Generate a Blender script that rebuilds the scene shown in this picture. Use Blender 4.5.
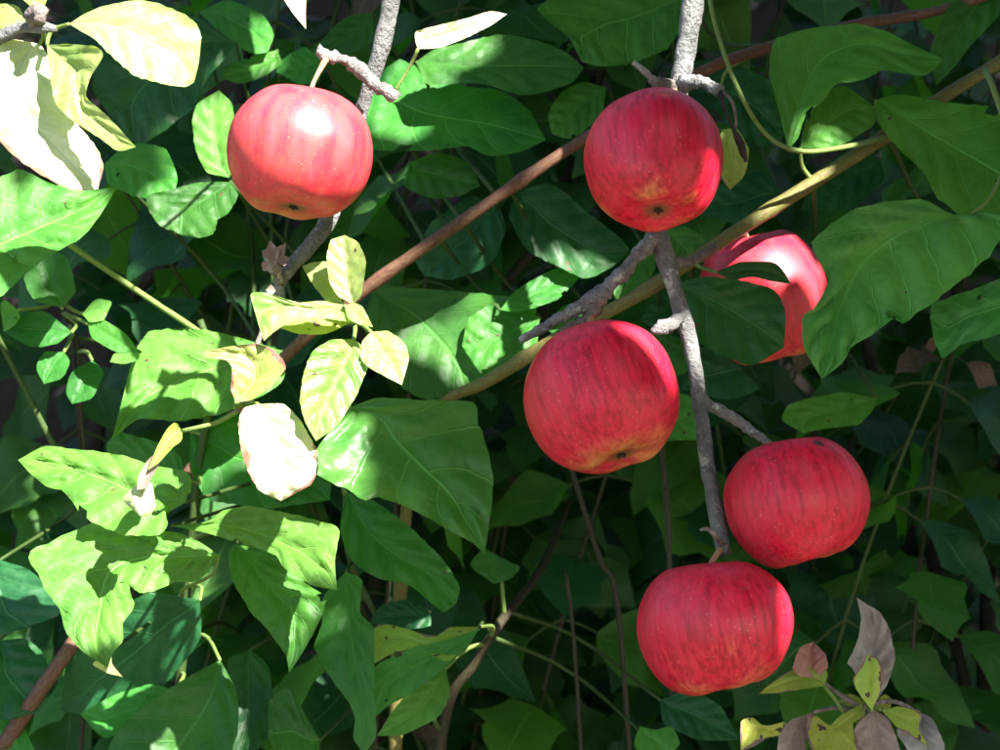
import bpy, math, random
from mathutils import Vector, Matrix, noise
R = math.radians
random.seed(11)
for o in list(bpy.data.objects): bpy.data.objects.remove(o)
sc = bpy.context.scene
COL = sc.collection

# ------------------------------------------------------------------ camera, sky, sun, exposure
K = 0.00044                      # metres per photo pixel one metre from the lens
CAMZ = 1.30
cam = bpy.data.objects.new('camera', bpy.data.cameras.new('camera')); COL.objects.link(cam)
cam.location = (0, -1, CAMZ); cam.rotation_euler = (R(90), 0, 0)
cam.data.sensor_width = 36; cam.data.lens = 36 / 0.44
cam.data.clip_start = 0.01; cam.data.clip_end = 3000
cam.data.dof.use_dof = True; cam.data.dof.focus_distance = 1.0; cam.data.dof.aperture_fstop = 15
sc.camera = cam

SUN = Vector((0.42, -0.60, 0.68)).normalized()      # towards the sun
w = bpy.data.worlds.new('World'); sc.world = w; w.use_nodes = True
nt = w.node_tree; nt.nodes.clear()
out = nt.nodes.new('ShaderNodeOutputWorld'); bg = nt.nodes.new('ShaderNodeBackground'); sk = nt.nodes.new('ShaderNodeTexSky')
sk.sky_type = 'NISHITA'; sk.sun_disc = False
sk.sun_elevation = math.asin(SUN.z); sk.sun_rotation = math.atan2(SUN.x, SUN.y)
bg.inputs['Strength'].default_value = 0.080
nt.links.new(sk.outputs[0], bg.inputs[0]); nt.links.new(bg.outputs[0], out.inputs[0])
sl = bpy.data.lights.new('sun', 'SUN'); sl.energy = 5.0; sl.angle = R(0.53); sl.color = (1, 0.96, 0.90)
so = bpy.data.objects.new('sun', sl); COL.objects.link(so); so.location = (3, -3, 4)
so.rotation_euler = SUN.to_track_quat('Z', 'Y').to_euler()
sc.view_settings.view_transform = 'Standard'; sc.view_settings.look = 'None'
sc.view_settings.exposure = 2.55; sc.view_settings.gamma = 1
sc.view_settings.use_curve_mapping = False
sc.render.engine = 'CYCLES'
sc.cycles.max_bounces = 5; sc.cycles.transmission_bounces = 4; sc.cycles.diffuse_bounces = 3; sc.cycles.glossy_bounces = 2

def P(px, py, y):                 # photo pixel + own distance behind the apples -> a point
    d = (1 + y) * K
    return Vector(((px - 500) * d, y, CAMZ - (py - 375) * d))

# ------------------------------------------------------------------ materials
class NT:
    def __init__(s, name):
        s.m = bpy.data.materials.new(name); s.m.use_nodes = True
        s.t = s.m.node_tree; s.t.nodes.clear()
        s.out = s.n('ShaderNodeOutputMaterial')
    def n(s, ty, **kw):
        nd = s.t.nodes.new(ty)
        for k, v in kw.items(): setattr(nd, k, v)
        return nd
    def l(s, a, b): s.t.links.new(a, b)
    def put(s, sock, v):
        if hasattr(v, 'links'): s.l(v, sock)
        elif isinstance(v, (tuple, list)) and len(v) == 3 and sock.type == 'RGBA': sock.default_value = (*v, 1)
        else: sock.default_value = v
    def math(s, op, a, b=0.0, c=0.0):
        nd = s.n('ShaderNodeMath', operation=op)
        s.put(nd.inputs[0], a); s.put(nd.inputs[1], b); s.put(nd.inputs[2], c)
        return nd.outputs[0]
    def mapr(s, v, a, b, c=0.0, d=1.0, smooth=True):
        nd = s.n('ShaderNodeMapRange'); nd.interpolation_type = 'SMOOTHSTEP' if smooth else 'LINEAR'
        for i, x in enumerate((v, a, b, c, d)): s.put(nd.inputs[i], x)
        return nd.outputs[0]
    def mix(s, f, a, b):
        nd = s.n('ShaderNodeMix', data_type='RGBA')
        s.put(nd.inputs[0], f); s.put(nd.inputs[6], a); s.put(nd.inputs[7], b)
        return nd.outputs[2]
    def noise(s, vec, scale, detail=3, rough=0.55):
        nd = s.n('ShaderNodeTexNoise'); s.l(vec, nd.inputs['Vector'])
        nd.inputs['Scale'].default_value = scale; nd.inputs['Detail'].default_value = detail; nd.inputs['Roughness'].default_value = rough
        return nd.outputs[0]
    def coord(s, offset=True):
        tc = s.n('ShaderNodeTexCoord')
        if not offset: return tc.outputs['Object']
        oi = s.n('ShaderNodeObjectInfo')
        v = s.n('ShaderNodeVectorMath', operation='ADD'); s.l(tc.outputs['Object'], v.inputs[0])
        s.rand = oi.outputs['Random']
        s.l(s.math('MULTIPLY', oi.outputs['Random'], 7.0), v.inputs[1])
        return v.outputs[0]
    def bump(s, h, strength=0.5, dist=0.001):
        nd = s.n('ShaderNodeBump'); nd.inputs['Strength'].default_value = strength; nd.inputs['Distance'].default_value = dist
        s.put(nd.inputs['Height'], h); return nd.outputs[0]
    def bsdf(s, col, rough, nrm=None, spec=0.5):
        b = s.n('ShaderNodeBsdfPrincipled'); s.put(b.inputs['Base Color'], col); s.put(b.inputs['Roughness'], rough)
        b.inputs['Specular IOR Level'].default_value = spec
        if nrm is not None: s.l(nrm, b.inputs['Normal'])
        return b

def leaf_mat(name, ca, cb, tr, trans=0.35, rough=0.42, spec=0.5, nv=6.0, vein=0.6, veincol=None,
             wither=None, thr=0.75, edge=1.0, tipw=0.0, spots=0.0, vary=0.35, net=True):
    s = NT(name); co = s.coord()
    uv = s.n('ShaderNodeUVMap'); sp = s.n('ShaderNodeSeparateXYZ'); s.l(uv.outputs[0], sp.inputs[0])
    u, v = sp.outputs[0], sp.outputs[1]
    sd = s.math('ABSOLUTE', s.math('SUBTRACT', s.math('MULTIPLY', v, 2.0), 1.0))
    wob = s.math('MULTIPLY', s.math('SUBTRACT', s.noise(co, 45), 0.5), 0.5)
    side = s.math('MULTIPLY', s.math('GREATER_THAN', v, 0.5), 0.45)
    ph = s.math('ADD', s.math('ADD', s.math('MULTIPLY', s.math('SUBTRACT', u, s.math('MULTIPLY', sd, 0.24)), nv), wob), side)
    dv = s.math('SUBTRACT', 0.5, s.math('ABSOLUTE', s.math('SUBTRACT', s.math('FRACT', ph), 0.5)))
    lat = s.mapr(dv, 0.0, 0.042, 0.75, 0.0)
    mid = s.mapr(sd, 0.0, 0.045, 1.0, 0.0)
    vn = s.math('MAXIMUM', lat, mid)
    if net:
        vo = s.n('ShaderNodeTexVoronoi', feature='DISTANCE_TO_EDGE'); s.l(co, vo.inputs['Vector']); vo.inputs['Scale'].default_value = 125
        nw = s.mapr(vo.outputs[0], 0.0, 0.10, 1.0, 0.0); nb = s.mapr(vo.outputs[0], 0.0, 0.40, 1.0, 0.0)
    n1 = s.noise(co, 28, 4); n2 = s.noise(co, 110, 4)
    col = s.mix(s.mapr(n1, 0.35, 0.65), ca, cb)
    val = s.math('ADD', s.math('MULTIPLY', s.math('SUBTRACT', s.rand, 0.5), vary), s.math('ADD', 0.82, s.math('MULTIPLY', n2, 0.36)))
    hs = s.n('ShaderNodeHueSaturation'); s.l(col, hs.inputs['Color']); s.l(val, hs.inputs['Value'])
    s.l(s.math('ADD', 0.485, s.math('MULTIPLY', s.math('FRACT', s.math('MULTIPLY', s.rand, 7.31)), 0.03)), hs.inputs['Hue'])
    col = hs.outputs[0]
    vc = veincol or tuple(min(1, x * 2.1 + 0.02) for x in cb)
    col = s.mix(s.math('MULTIPLY', s.math('MAXIMUM', vn, s.math('MULTIPLY', nw, 0.16)) if net else vn, vein), col, vc)
    tcol = s.mix(s.math('MULTIPLY', vn, 0.4), tr, tuple(x * 0.6 for x in tr))
    if spots:
        n3 = s.noise(co, 160, 2); sm = s.mapr(n3, 0.78 - spots, 0.80 - spots)
        col = s.mix(sm, col, (0.09, 0.055, 0.03)); tcol = s.mix(sm, tcol, (0.04, 0.02, 0.01))
    rg = rough
    if wither:
        q = s.math('ADD', s.math('ADD', s.math('MULTIPLY', sd, edge), s.math('MULTIPLY', u, tipw)),
                   s.math('MULTIPLY', s.math('SUBTRACT', s.noise(co, 60, 4), 0.5), 1.1))
        wm = s.mapr(q, thr, thr + 0.05)
        wc = s.mix(s.mapr(n2, 0.3, 0.7), wither, tuple(x * 0.55 for x in wither))
        col = s.mix(wm, col, wc); tcol = s.mix(wm, tcol, tuple(x * 0.5 for x in wither))
        rg = s.mapr(wm, 0, 1, rough, 0.75)
    h = s.math('ADD', s.math('MULTIPLY', vn, -1.2), s.math('MULTIPLY', n2, 0.5))
    if net: h = s.math('ADD', h, s.math('MULTIPLY', nb, -0.42))
    nr = s.bump(h, 0.42, 0.0013)
    b = s.bsdf(col, rg, nr, spec)
    t = s.n('ShaderNodeBsdfTranslucent'); s.l(tcol, t.inputs['Color']); s.l(nr, t.inputs['Normal'])
    mx = s.n('ShaderNodeMixShader'); mx.inputs[0].default_value = trans
    s.l(b.outputs[0], mx.inputs[1]); s.l(t.outputs[0], mx.inputs[2]); s.l(mx.outputs[0], s.out.inputs[0])
    return s.m

def bark_mat(name, a, b, lichen=None, lth=0.55, rough=0.85, scale=90, stretch=None, bs=0.7, bd=0.002):
    s = NT(name); co = s.coord()
    n1 = s.noise(co, scale, 5, 0.65); n2 = s.noise(co, scale * 4, 4, 0.6)
    col = s.mix(s.mapr(n1, 0.35, 0.65), a, b)
    col = s.mix(s.mapr(n2, 0.5, 0.75, 0, 0.6), col, tuple(x * 0.45 for x in a))
    if lichen:
        n3 = s.noise(co, scale * 0.8, 5, 0.7)
        col = s.mix(s.mapr(n3, lth, lth + 0.08), col, lichen)
    nr = s.bump(s.math('ADD', s.math('MULTIPLY', n1, 0.6), s.math('MULTIPLY', n2, 0.4)), bs, bd)
    bb = s.bsdf(col, rough, nr, 0.3); s.l(bb.outputs[0], s.out.inputs[0]); return s.m

def cane_mat(name, a, b, rough=0.5):
    s = NT(name); s.coord()
    uv = s.n('ShaderNodeUVMap'); mp = s.n('ShaderNodeMapping'); s.l(uv.outputs[0], mp.inputs[0]); mp.inputs['Scale'].default_value = (6, 5, 1)
    n1 = s.noise(mp.outputs[0], 3.0, 4); mp2 = s.n('ShaderNodeMapping'); s.l(uv.outputs[0], mp2.inputs[0]); mp2.inputs['Scale'].default_value = (25, 14, 1)
    n2 = s.noise(mp2.outputs[0], 2.0, 4)
    col = s.mix(s.mapr(n1, 0.35, 0.65), a, b)
    col = s.mix(s.mapr(n2, 0.52, 0.7, 0, 0.5), col, tuple(x * 0.4 for x in a))
    bb = s.bsdf(col, rough, s.bump(n2, 0.5, 0.0008), 0.18); s.l(bb.outputs[0], s.out.inputs[0]); return s.m

def apple_mat(name, redness=0.0, seed=0.0, pale=0.0, fleck=None):
    s = NT(name); co = s.coord(False)
    sp = s.n('ShaderNodeSeparateXYZ'); s.l(co, sp.inputs[0])
    z = s.math('DIVIDE', sp.outputs[2], 0.03)
    ad = s.n('ShaderNodeVectorMath', operation='ADD'); s.l(co, ad.inputs[0]); ad.inputs[1].default_value = (seed, seed * 0.7, seed * 0.3)
    mp = s.n('ShaderNodeMapping'); s.l(ad.outputs[0], mp.inputs[0]); mp.inputs['Scale'].default_value = (1, 1, 0.08)
    st = s.noise(mp.outputs[0], 420, 5, 0.65)                       # fine streaks from stalk to eye
    mp2 = s.n('ShaderNodeMapping'); s.l(ad.outputs[0], mp2.inputs[0]); mp2.inputs['Scale'].default_value = (1, 1, 0.22)
    sb = s.noise(mp2.outputs[0], 95, 3, 0.55)                     # broad flames
    big = s.noise(ad.outputs[0], 26, 2, 0.5)                      # which cheek is red
    fine = s.noise(ad.outputs[0], 900, 3, 0.6)
    red = s.mix(s.mapr(st, 0.42, 0.62), (0.57, 0.005, 0.034), (0.34, 0.002, 0.016))
    red = s.mix(s.mapr(sb, 0.42, 0.68, 0, 0.5), red, (0.58, 0.035, 0.060))
    if pale: red = s.mix(s.mapr(s.math('ADD', sb, s.math('MULTIPLY', s.math('SUBTRACT', st, 0.5), 0.8)), 0.30, 0.62, pale * 0.4, pale), red, (0.72, 0.22, 0.15))
    yel = s.mix(s.mapr(big, 0.35, 0.7), (0.64, 0.27, 0.09), (0.50, 0.30, 0.08))
    # flush: full at the shoulders, fading in flames towards the eye end
    q = s.math('ADD', s.mapr(z, -1.12, -0.62, -0.40, 0.55, False), s.math('ADD', s.math('MULTIPLY', s.math('SUBTRACT', sb, 0.5), 1.1),
        s.math('ADD', s.math('MULTIPLY', s.math('SUBTRACT', big, 0.5), 1.5), s.math('MULTIPLY', s.math('SUBTRACT', st, 0.5), 0.7))))
    f = s.mapr(q, -0.50 - redness, 0.42 - redness)
    col = s.mix(f, yel, red)
    sc_ = s.mapr(z, 0.60, 0.78, 0, 0.0)
    vo = s.n('ShaderNodeTexVoronoi'); s.l(ad.outputs[0], vo.inputs['Vector']); vo.inputs['Scale'].default_value = 430
    sp_ = s.mapr(vo.outputs['Distance'], 0.05, 0.18, 0.32, 0.0)
    gate = s.mapr(s.noise(ad.outputs[0], 140, 1), 0.5, 0.56)
    col = s.mix(s.math('MULTIPLY', sp_, gate), col, (0.75, 0.5, 0.33))   # lenticels
    col = s.mix(s.mapr(fine, 0.45, 0.7, 0, 0.07), col, (0.62, 0.15, 0.14))
    n4 = s.noise(ad.outputs[0], 210, 2); col = s.mix(s.mapr(n4, 0.765, 0.78), col, (0.06, 0.03, 0.02))  # scab flecks
    col = s.mix(s.mapr(s.noise(ad.outputs[0], 45, 5, 0.7), 0.5, 0.75, 0.0, 0.09), col, (0.46, 0.26, 0.28))   # waxy bloom and dust
    ra = s.math('SQRT', s.math('ADD', s.math('MULTIPLY', sp.outputs[0], sp.outputs[0]), s.math('MULTIPLY', sp.outputs[1], sp.outputs[1])))
    ra = s.math('ADD', ra, s.math('MULTIPLY', s.math('SUBTRACT', st, 0.5), 0.006))
    col = s.mix(s.mapr(ra, 0.0025, 0.0085, 0.85, 0.0), col, (0.13, 0.085, 0.03))          # russet in eye basin and stalk hollow
    if fleck is not None:
        dn = s.n('ShaderNodeVectorMath', operation='DISTANCE'); s.l(co, dn.inputs[0]); dn.inputs[1].default_value = fleck
        col = s.mix(s.mapr(s.math('ADD', dn.outputs['Value'], s.math('MULTIPLY', s.math('SUBTRACT', s.noise(co, 350, 2), 0.5), 0.004)), 0.0020, 0.0030, 0.9, 0.0), col, (0.025, 0.014, 0.010))
    ro = s.mapr(s.noise(ad.outputs[0], 60, 4), 0.3, 0.7, 0.35, 0.50)
    nr = s.bump(s.math('ADD', s.math('MULTIPLY', fine, 0.35), s.math('MULTIPLY', st, 0.3)), 0.25, 0.0005)
    b = s.bsdf(col, ro, nr, 0.36)
    b.inputs['Subsurface Weight'].default_value = 0.05; b.inputs['Subsurface Radius'].default_value = (1, 0.35, 0.2); b.inputs['Subsurface Scale'].default_value = 0.003
    s.l(b.outputs[0], s.out.inputs[0]); return s.m

def ground_mat():
    s = NT('soil'); co = s.coord(False)
    n1 = s.noise(co, 5, 6, 0.6); n2 = s.noise(co, 60, 6, 0.7)
    col = s.mix(s.mapr(n1, 0.35, 0.65), (0.020, 0.015, 0.011), (0.036, 0.028, 0.019))
    col = s.mix(s.mapr(n2, 0.45, 0.7), col, (0.018, 0.014, 0.010))
    # unseen straw-coloured meadow in front, toned to bounce light up; bare soil under thicket
    sp = s.n('ShaderNodeSeparateXYZ'); s.l(co, sp.inputs[0])
    gr = s.mix(s.mapr(n1, 0.35, 0.65), (0.13, 0.13, 0.085), (0.20, 0.175, 0.13))
    gr = s.mix(s.mapr(n2, 0.4, 0.7, 0, 0.6), gr, (0.08, 0.09, 0.045))
    col = s.mix(s.mapr(s.math('ADD', sp.outputs[1], s.math('MULTIPLY', n1, 0.3)), 0.05, 0.35), gr, col)
    b = s.bsdf(col, 0.95, s.bump(n2, 0.9, 0.02), 0.2); s.l(b.outputs[0], s.out.inputs[0]); return s.m

M = {}
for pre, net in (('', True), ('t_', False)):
    q = 1.0 if net else 0.72  # thicket copies have darker greens: background shade put into the leaf colour
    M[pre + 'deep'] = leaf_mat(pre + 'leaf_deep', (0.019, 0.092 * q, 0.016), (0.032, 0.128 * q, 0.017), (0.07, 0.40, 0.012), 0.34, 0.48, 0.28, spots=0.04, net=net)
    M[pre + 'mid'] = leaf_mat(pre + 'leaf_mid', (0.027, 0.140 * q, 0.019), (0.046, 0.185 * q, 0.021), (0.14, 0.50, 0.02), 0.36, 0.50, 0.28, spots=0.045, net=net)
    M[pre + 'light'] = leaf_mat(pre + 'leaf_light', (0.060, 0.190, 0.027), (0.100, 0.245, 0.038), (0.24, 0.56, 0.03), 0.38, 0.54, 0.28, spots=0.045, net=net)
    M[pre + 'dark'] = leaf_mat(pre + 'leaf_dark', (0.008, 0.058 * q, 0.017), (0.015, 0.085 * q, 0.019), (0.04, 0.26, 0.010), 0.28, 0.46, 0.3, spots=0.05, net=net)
M['fresh'] = leaf_mat('leaf_fresh', (0.026, 0.175, 0.040), (0.062, 0.25, 0.044), (0.14, 0.52, 0.02), 0.34, 0.44, 0.35, nv=7, spots=0.045)
M['edgebrown'] = leaf_mat('leaf_edge_brown', (0.024, 0.130, 0.022), (0.050, 0.185, 0.028), (0.18, 0.50, 0.03), 0.34, 0.42, 0.35, nv=5,
                          wither=(0.20, 0.16, 0.13), thr=1.38, edge=1.0, tipw=0.34)
M['apple'] = leaf_mat('apple_leaf', (0.13, 0.25, 0.040), (0.34, 0.40, 0.13), (0.46, 0.66, 0.05), 0.40, 0.45, nv=7, vein=0.3, spots=0.06,
                      wither=(0.28, 0.15, 0.07), thr=1.22, edge=1.0, tipw=0.12)
M['applepale_lit'] = leaf_mat('apple_leaf_pale_lit', (0.28, 0.37, 0.14), (0.54, 0.54, 0.36), (0.58, 0.66, 0.10), 0.34, 0.5, nv=7, vein=0.25, spots=0.05,  # paler apple leaf: the sun's white burn-out is painted into the colour
                          wither=(0.34, 0.17, 0.11), thr=0.98, edge=0.9, tipw=0.25)
M['yellow'] = leaf_mat('yellow_leaf', (0.24, 0.30, 0.07), (0.46, 0.42, 0.20), (0.52, 0.56, 0.08), 0.38, 0.5, nv=6, vein=0.35, spots=0.09,
                       wither=(0.34, 0.16, 0.12), thr=0.85, edge=0.8, tipw=0.3)
M['lime'] = leaf_mat('lime_leaf', (0.19, 0.32, 0.045), (0.27, 0.38, 0.055), (0.40, 0.56, 0.04), 0.32, 0.5, nv=5, vein=0.4, spots=0.10,
                     wither=(0.26, 0.17, 0.13), thr=1.0, edge=0.9, tipw=0.2)
M['sickly'] = leaf_mat('sickly_leaf', (0.17, 0.30, 0.035), (0.34, 0.38, 0.05), (0.42, 0.56, 0.03), 0.32, 0.55, nv=5, vein=0.4, spots=0.12,
                       wither=(0.27, 0.17, 0.13), thr=0.82, edge=0.8, tipw=0.28)
M['withered'] = leaf_mat('withered_leaf', (0.17, 0.115, 0.085), (0.26, 0.19, 0.15), (0.16, 0.10, 0.07), 0.14, 0.62, nv=7, vein=0.35, spots=0.06)
M['pinkbrown'] = leaf_mat('pinkbrown_leaf', (0.26, 0.11, 0.085), (0.33, 0.17, 0.13), (0.25, 0.10, 0.06), 0.15, 0.65, nv=6, vein=0.3)
M['greydead'] = leaf_mat('grey_dead_leaf', (0.17, 0.145, 0.125), (0.29, 0.265, 0.25), (0.14, 0.11, 0.09), 0.12, 0.6, nv=7, vein=0.35, spots=0.06)
M['litter'] = leaf_mat('litter', (0.075, 0.045, 0.030), (0.15, 0.095, 0.065), (0.08, 0.04, 0.02), 0.1, 0.8, vary=0.9)
M['bark'] = bark_mat('apple_bark', (0.105, 0.105, 0.105), (0.185, 0.185, 0.18), (0.34, 0.35, 0.325), 0.58, scale=150, bs=1.0, bd=0.004)
M['spur'] = bark_mat('spur_bark', (0.13, 0.10, 0.085), (0.24, 0.20, 0.18), (0.40, 0.39, 0.36), 0.60, scale=180, bs=1.0, bd=0.004)
M['lichen_lit_bark'] = bark_mat('lichen_and_sunlit_bark', (0.15, 0.145, 0.14), (0.27, 0.265, 0.255), (0.46, 0.47, 0.44), 0.55, scale=200, bs=1.0, bd=0.005)  # real lichen on the right spurs, painted sunlight on the left one
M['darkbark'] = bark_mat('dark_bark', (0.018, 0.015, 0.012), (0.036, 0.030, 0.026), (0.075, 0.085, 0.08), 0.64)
M['redcane'] = cane_mat('red_cane', (0.085, 0.034, 0.026), (0.12, 0.070, 0.038))
M['olivecane'] = cane_mat('olive_cane', (0.11, 0.080, 0.030), (0.125, 0.135, 0.035))
M['greenstem'] = cane_mat('green_stem', (0.11, 0.18, 0.04), (0.15, 0.21, 0.06))
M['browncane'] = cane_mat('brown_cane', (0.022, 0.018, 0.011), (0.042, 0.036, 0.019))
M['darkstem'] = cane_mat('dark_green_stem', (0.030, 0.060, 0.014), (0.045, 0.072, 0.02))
M['stalk'] = bark_mat('apple_stalk', (0.30, 0.20, 0.10), (0.36, 0.16, 0.10), None, scale=200)
M['calyx'] = bark_mat('calyx', (0.022, 0.016, 0.010), (0.045, 0.03, 0.016), None, scale=300)
M['soil'] = ground_mat()
def simple_leaf(name, col, tr, trans):
    s = NT(name); b = s.bsdf(col, 0.5); t = s.n('ShaderNodeBsdfTranslucent'); t.inputs['Color'].default_value = (*tr, 1)
    mx = s.n('ShaderNodeMixShader'); mx.inputs[0].default_value = trans
    s.l(b.outputs[0], mx.inputs[1]); s.l(t.outputs[0], mx.inputs[2]); s.l(mx.outputs[0], s.out.inputs[0]); return s.m
M['crown'] = simple_leaf('crown_leaf', (0.04, 0.12, 0.03), (0.06, 0.16, 0.02), 0.25)

# ------------------------------------------------------------------ mesh collector
class MB:
    def __init__(s): s.v = []; s.f = []; s.uv = []; s.mi = []
    def face(s, idx, uvs, mi=0): s.f.append(idx); s.uv.append(uvs); s.mi.append(mi)
    def tube(s, pts, rad, sides=8, mi=0, rough=0.0, seed=0, cap=True, freq=120.0):
        b0 = len(s.v); n = len(pts); up = Vector((0.13, 0.97, 0.2)); ln = 0.0
        prev = None
        for i, p in enumerate(pts):
            t = (pts[min(i + 1, n - 1)] - pts[max(i - 1, 0)])
            t = t.normalized() if t.length > 1e-9 else Vector((0, 0, 1))
            a = up - t * up.dot(t) if prev is None else prev - t * prev.dot(t)
            if a.length < 1e-4: a = Vector((1, 0, 0)) - t * t.x
            a.normalize(); b = t.cross(a); prev = a
            for j in range(sides):
                th = 2 * math.pi * j / sides
                d = a * math.cos(th) + b * math.sin(th); r = rad[i]
                if rough:
                    q = p + d * r
                    r *= 1 + rough * (noise.noise(q * freq + Vector((seed, 0, 0))) + 0.5 * noise.noise(q * freq * 2.7 + Vector((0, seed, 0))))
                s.v.append(p + d * r)
        L = [0.0]
        for i in range(1, n): L.append(L[-1] + (pts[i] - pts[i - 1]).length)
        for i in range(n - 1):
            for j in range(sides):
                k = (j + 1) % sides
                s.face((b0 + i * sides + j, b0 + i * sides + k, b0 + (i + 1) * sides + k, b0 + (i + 1) * sides + j),
                       [(L[i] * 20, j / sides), (L[i] * 20, (j + 1) / sides), (L[i + 1] * 20, (j + 1) / sides), (L[i + 1] * 20, j / sides)], mi)
        if cap:
            for e, flip in ((0, True), (n - 1, False)):
                idx = [b0 + e * sides + j for j in range(sides)]
                if flip: idx.reverse()
                s.face(tuple(idx), [(L[e] * 20, 0.5)] * sides, mi)
        return s
    def mesh(s, name, mats):
        me = bpy.data.meshes.new(name); me.from_pydata([tuple(v) for v in s.v], [], s.f)
        ul = me.uv_layers.new(name='UVMap'); k = 0
        flat = [c for u in s.uv for p in u for c in p]
        ul.data.foreach_set('uv', flat)
        me.polygons.foreach_set('material_index', s.mi); me.polygons.foreach_set('use_smooth', [True] * len(s.f))
        for m in (mats if isinstance(mats, (list, tuple)) else [mats]): me.materials.append(m)
        me.update(); return me
    def build(s, name, mats, parent=None):
        return link(bpy.data.objects.new(name, s.mesh(name, mats)), parent)

def link(o, parent=None):
    COL.objects.link(o)
    if parent is not None:
        o.parent = parent; o.matrix_parent_inverse = WORLD[parent.name].inverted()
    WORLD[o.name] = Matrix.Translation(o.location) if parent is None else Matrix.Identity(4)
    return o
WORLD = {}
def thing(name, label, cat, loc, group=None):
    o = bpy.data.objects.new(name, None); o.location = loc; o.empty_display_size = 0.05
    link(o); tag(o, label, cat, group); return o
def tag(o, label=None, cat=None, group=None, kind=None):
    if label: o['label'] = label
    if cat: o['category'] = cat
    if group: o['group'] = group
    if kind: o['kind'] = kind
    return o

def catmull(pts, n):
    """pts: list of tuples of any length -> n samples, evenly by arc length of the first three (or two) values"""
    pts = [Vector(p) for p in pts]
    if len(pts) == 2: dense = [pts[0].lerp(pts[1], i / 40) for i in range(41)]
    else:
        ext = [pts[0] * 2 - pts[1]] + pts + [pts[-1] * 2 - pts[-2]]; dense = []
        for i in range(1, len(ext) - 2):
            a, b, c, d = ext[i - 1:i + 3]
            for k in range(14):
                t = k / 14
                dense.append(0.5 * ((2 * b) + (c - a) * t + (2 * a - 5 * b + 4 * c - d) * t * t + (3 * b - a - 3 * c + d) * t ** 3))
        dense.append(pts[-1])
    L = [0.0]
    for i in range(1, len(dense)): L.append(L[-1] + (dense[i] - dense[i - 1]).length)
    res = []; j = 0
    for i in range(n):
        s = L[-1] * i / (n - 1)
        while j < len(L) - 2 and L[j + 1] < s: j += 1
        f = 0 if L[j + 1] == L[j] else (s - L[j]) / (L[j + 1] - L[j])
        res.append(dense[j].lerp(dense[j + 1], min(1, f)))
    return res
def polysamp(pts, n, smooth=0.5):
    pts = [Vector(p) for p in pts]; sm = catmull(pts, n)
    L = [0.0]
    for i in range(1, len(pts)): L.append(L[-1] + (pts[i] - pts[i - 1]).length)
    res = []; j = 0
    for i in range(n):
        s = L[-1] * i / (n - 1)
        while j < len(L) - 2 and L[j + 1] < s: j += 1
        f = (s - L[j]) / max(1e-9, L[j + 1] - L[j]); res.append(pts[j].lerp(pts[j + 1], min(1, f)).lerp(sm[i], smooth))
    return res

def stem_points(pix, n):
    """[(px, py, y, radius px)] -> points and radii"""
    s = catmull([(p[0] * 0.001, p[1] * 0.001, p[2], p[3] * 0.001) for p in pix], n)
    pts = [P(q[0] * 1000, q[1] * 1000, q[2]) for q in s]
    return pts, [q[3] * 1000 * K * (1 + q[2]) for q in s]

# ------------------------------------------------------------------ ground with a bank behind the thicket
def gh(x, y):
    t = min(1, max(0, (y - 0.62) / 1.3)); h = t * t * (3 - 2 * t) * 2.7
    a = math.exp(-(x * x + (y - 1) ** 2) / 30)
    return h + a * (0.05 * noise.noise((x * 3, y * 3, 0)) + 0.03 * noise.noise((x * 11, y * 11, 3))) * (0.3 + t)
def axis(lo, hi, fine_lo, fine_hi, step):
    v = []; a = fine_lo; st = step; 
    while a > lo: st *= 1.5; a = max(lo, a - st); v.insert(0, a)
    b = fine_lo
    while b < fine_hi: v.append(b); b += step
    st = step
    while b < hi: v.append(b); st *= 1.5; b += st
    v.append(hi); return v
xs = axis(-900, 900, -1.3, 1.3, 0.05); ys = axis(-900, 900, -0.2, 2.1, 0.05)
g = MB()
for yy in ys:
    for xx in xs: g.v.append(Vector((xx, yy, gh(xx, yy))))
nx = len(xs)
for j in range(len(ys) - 1):
    for i in range(nx - 1):
        g.face((j * nx + i, j * nx + i + 1, (j + 1) * nx + i + 1, (j + 1) * nx + i), [(0, 0), (1, 0), (1, 1), (0, 1)])
tag(g.build('ground', M['soil']), 'dark bare soil bank rising behind the thicket', kind='structure')

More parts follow.
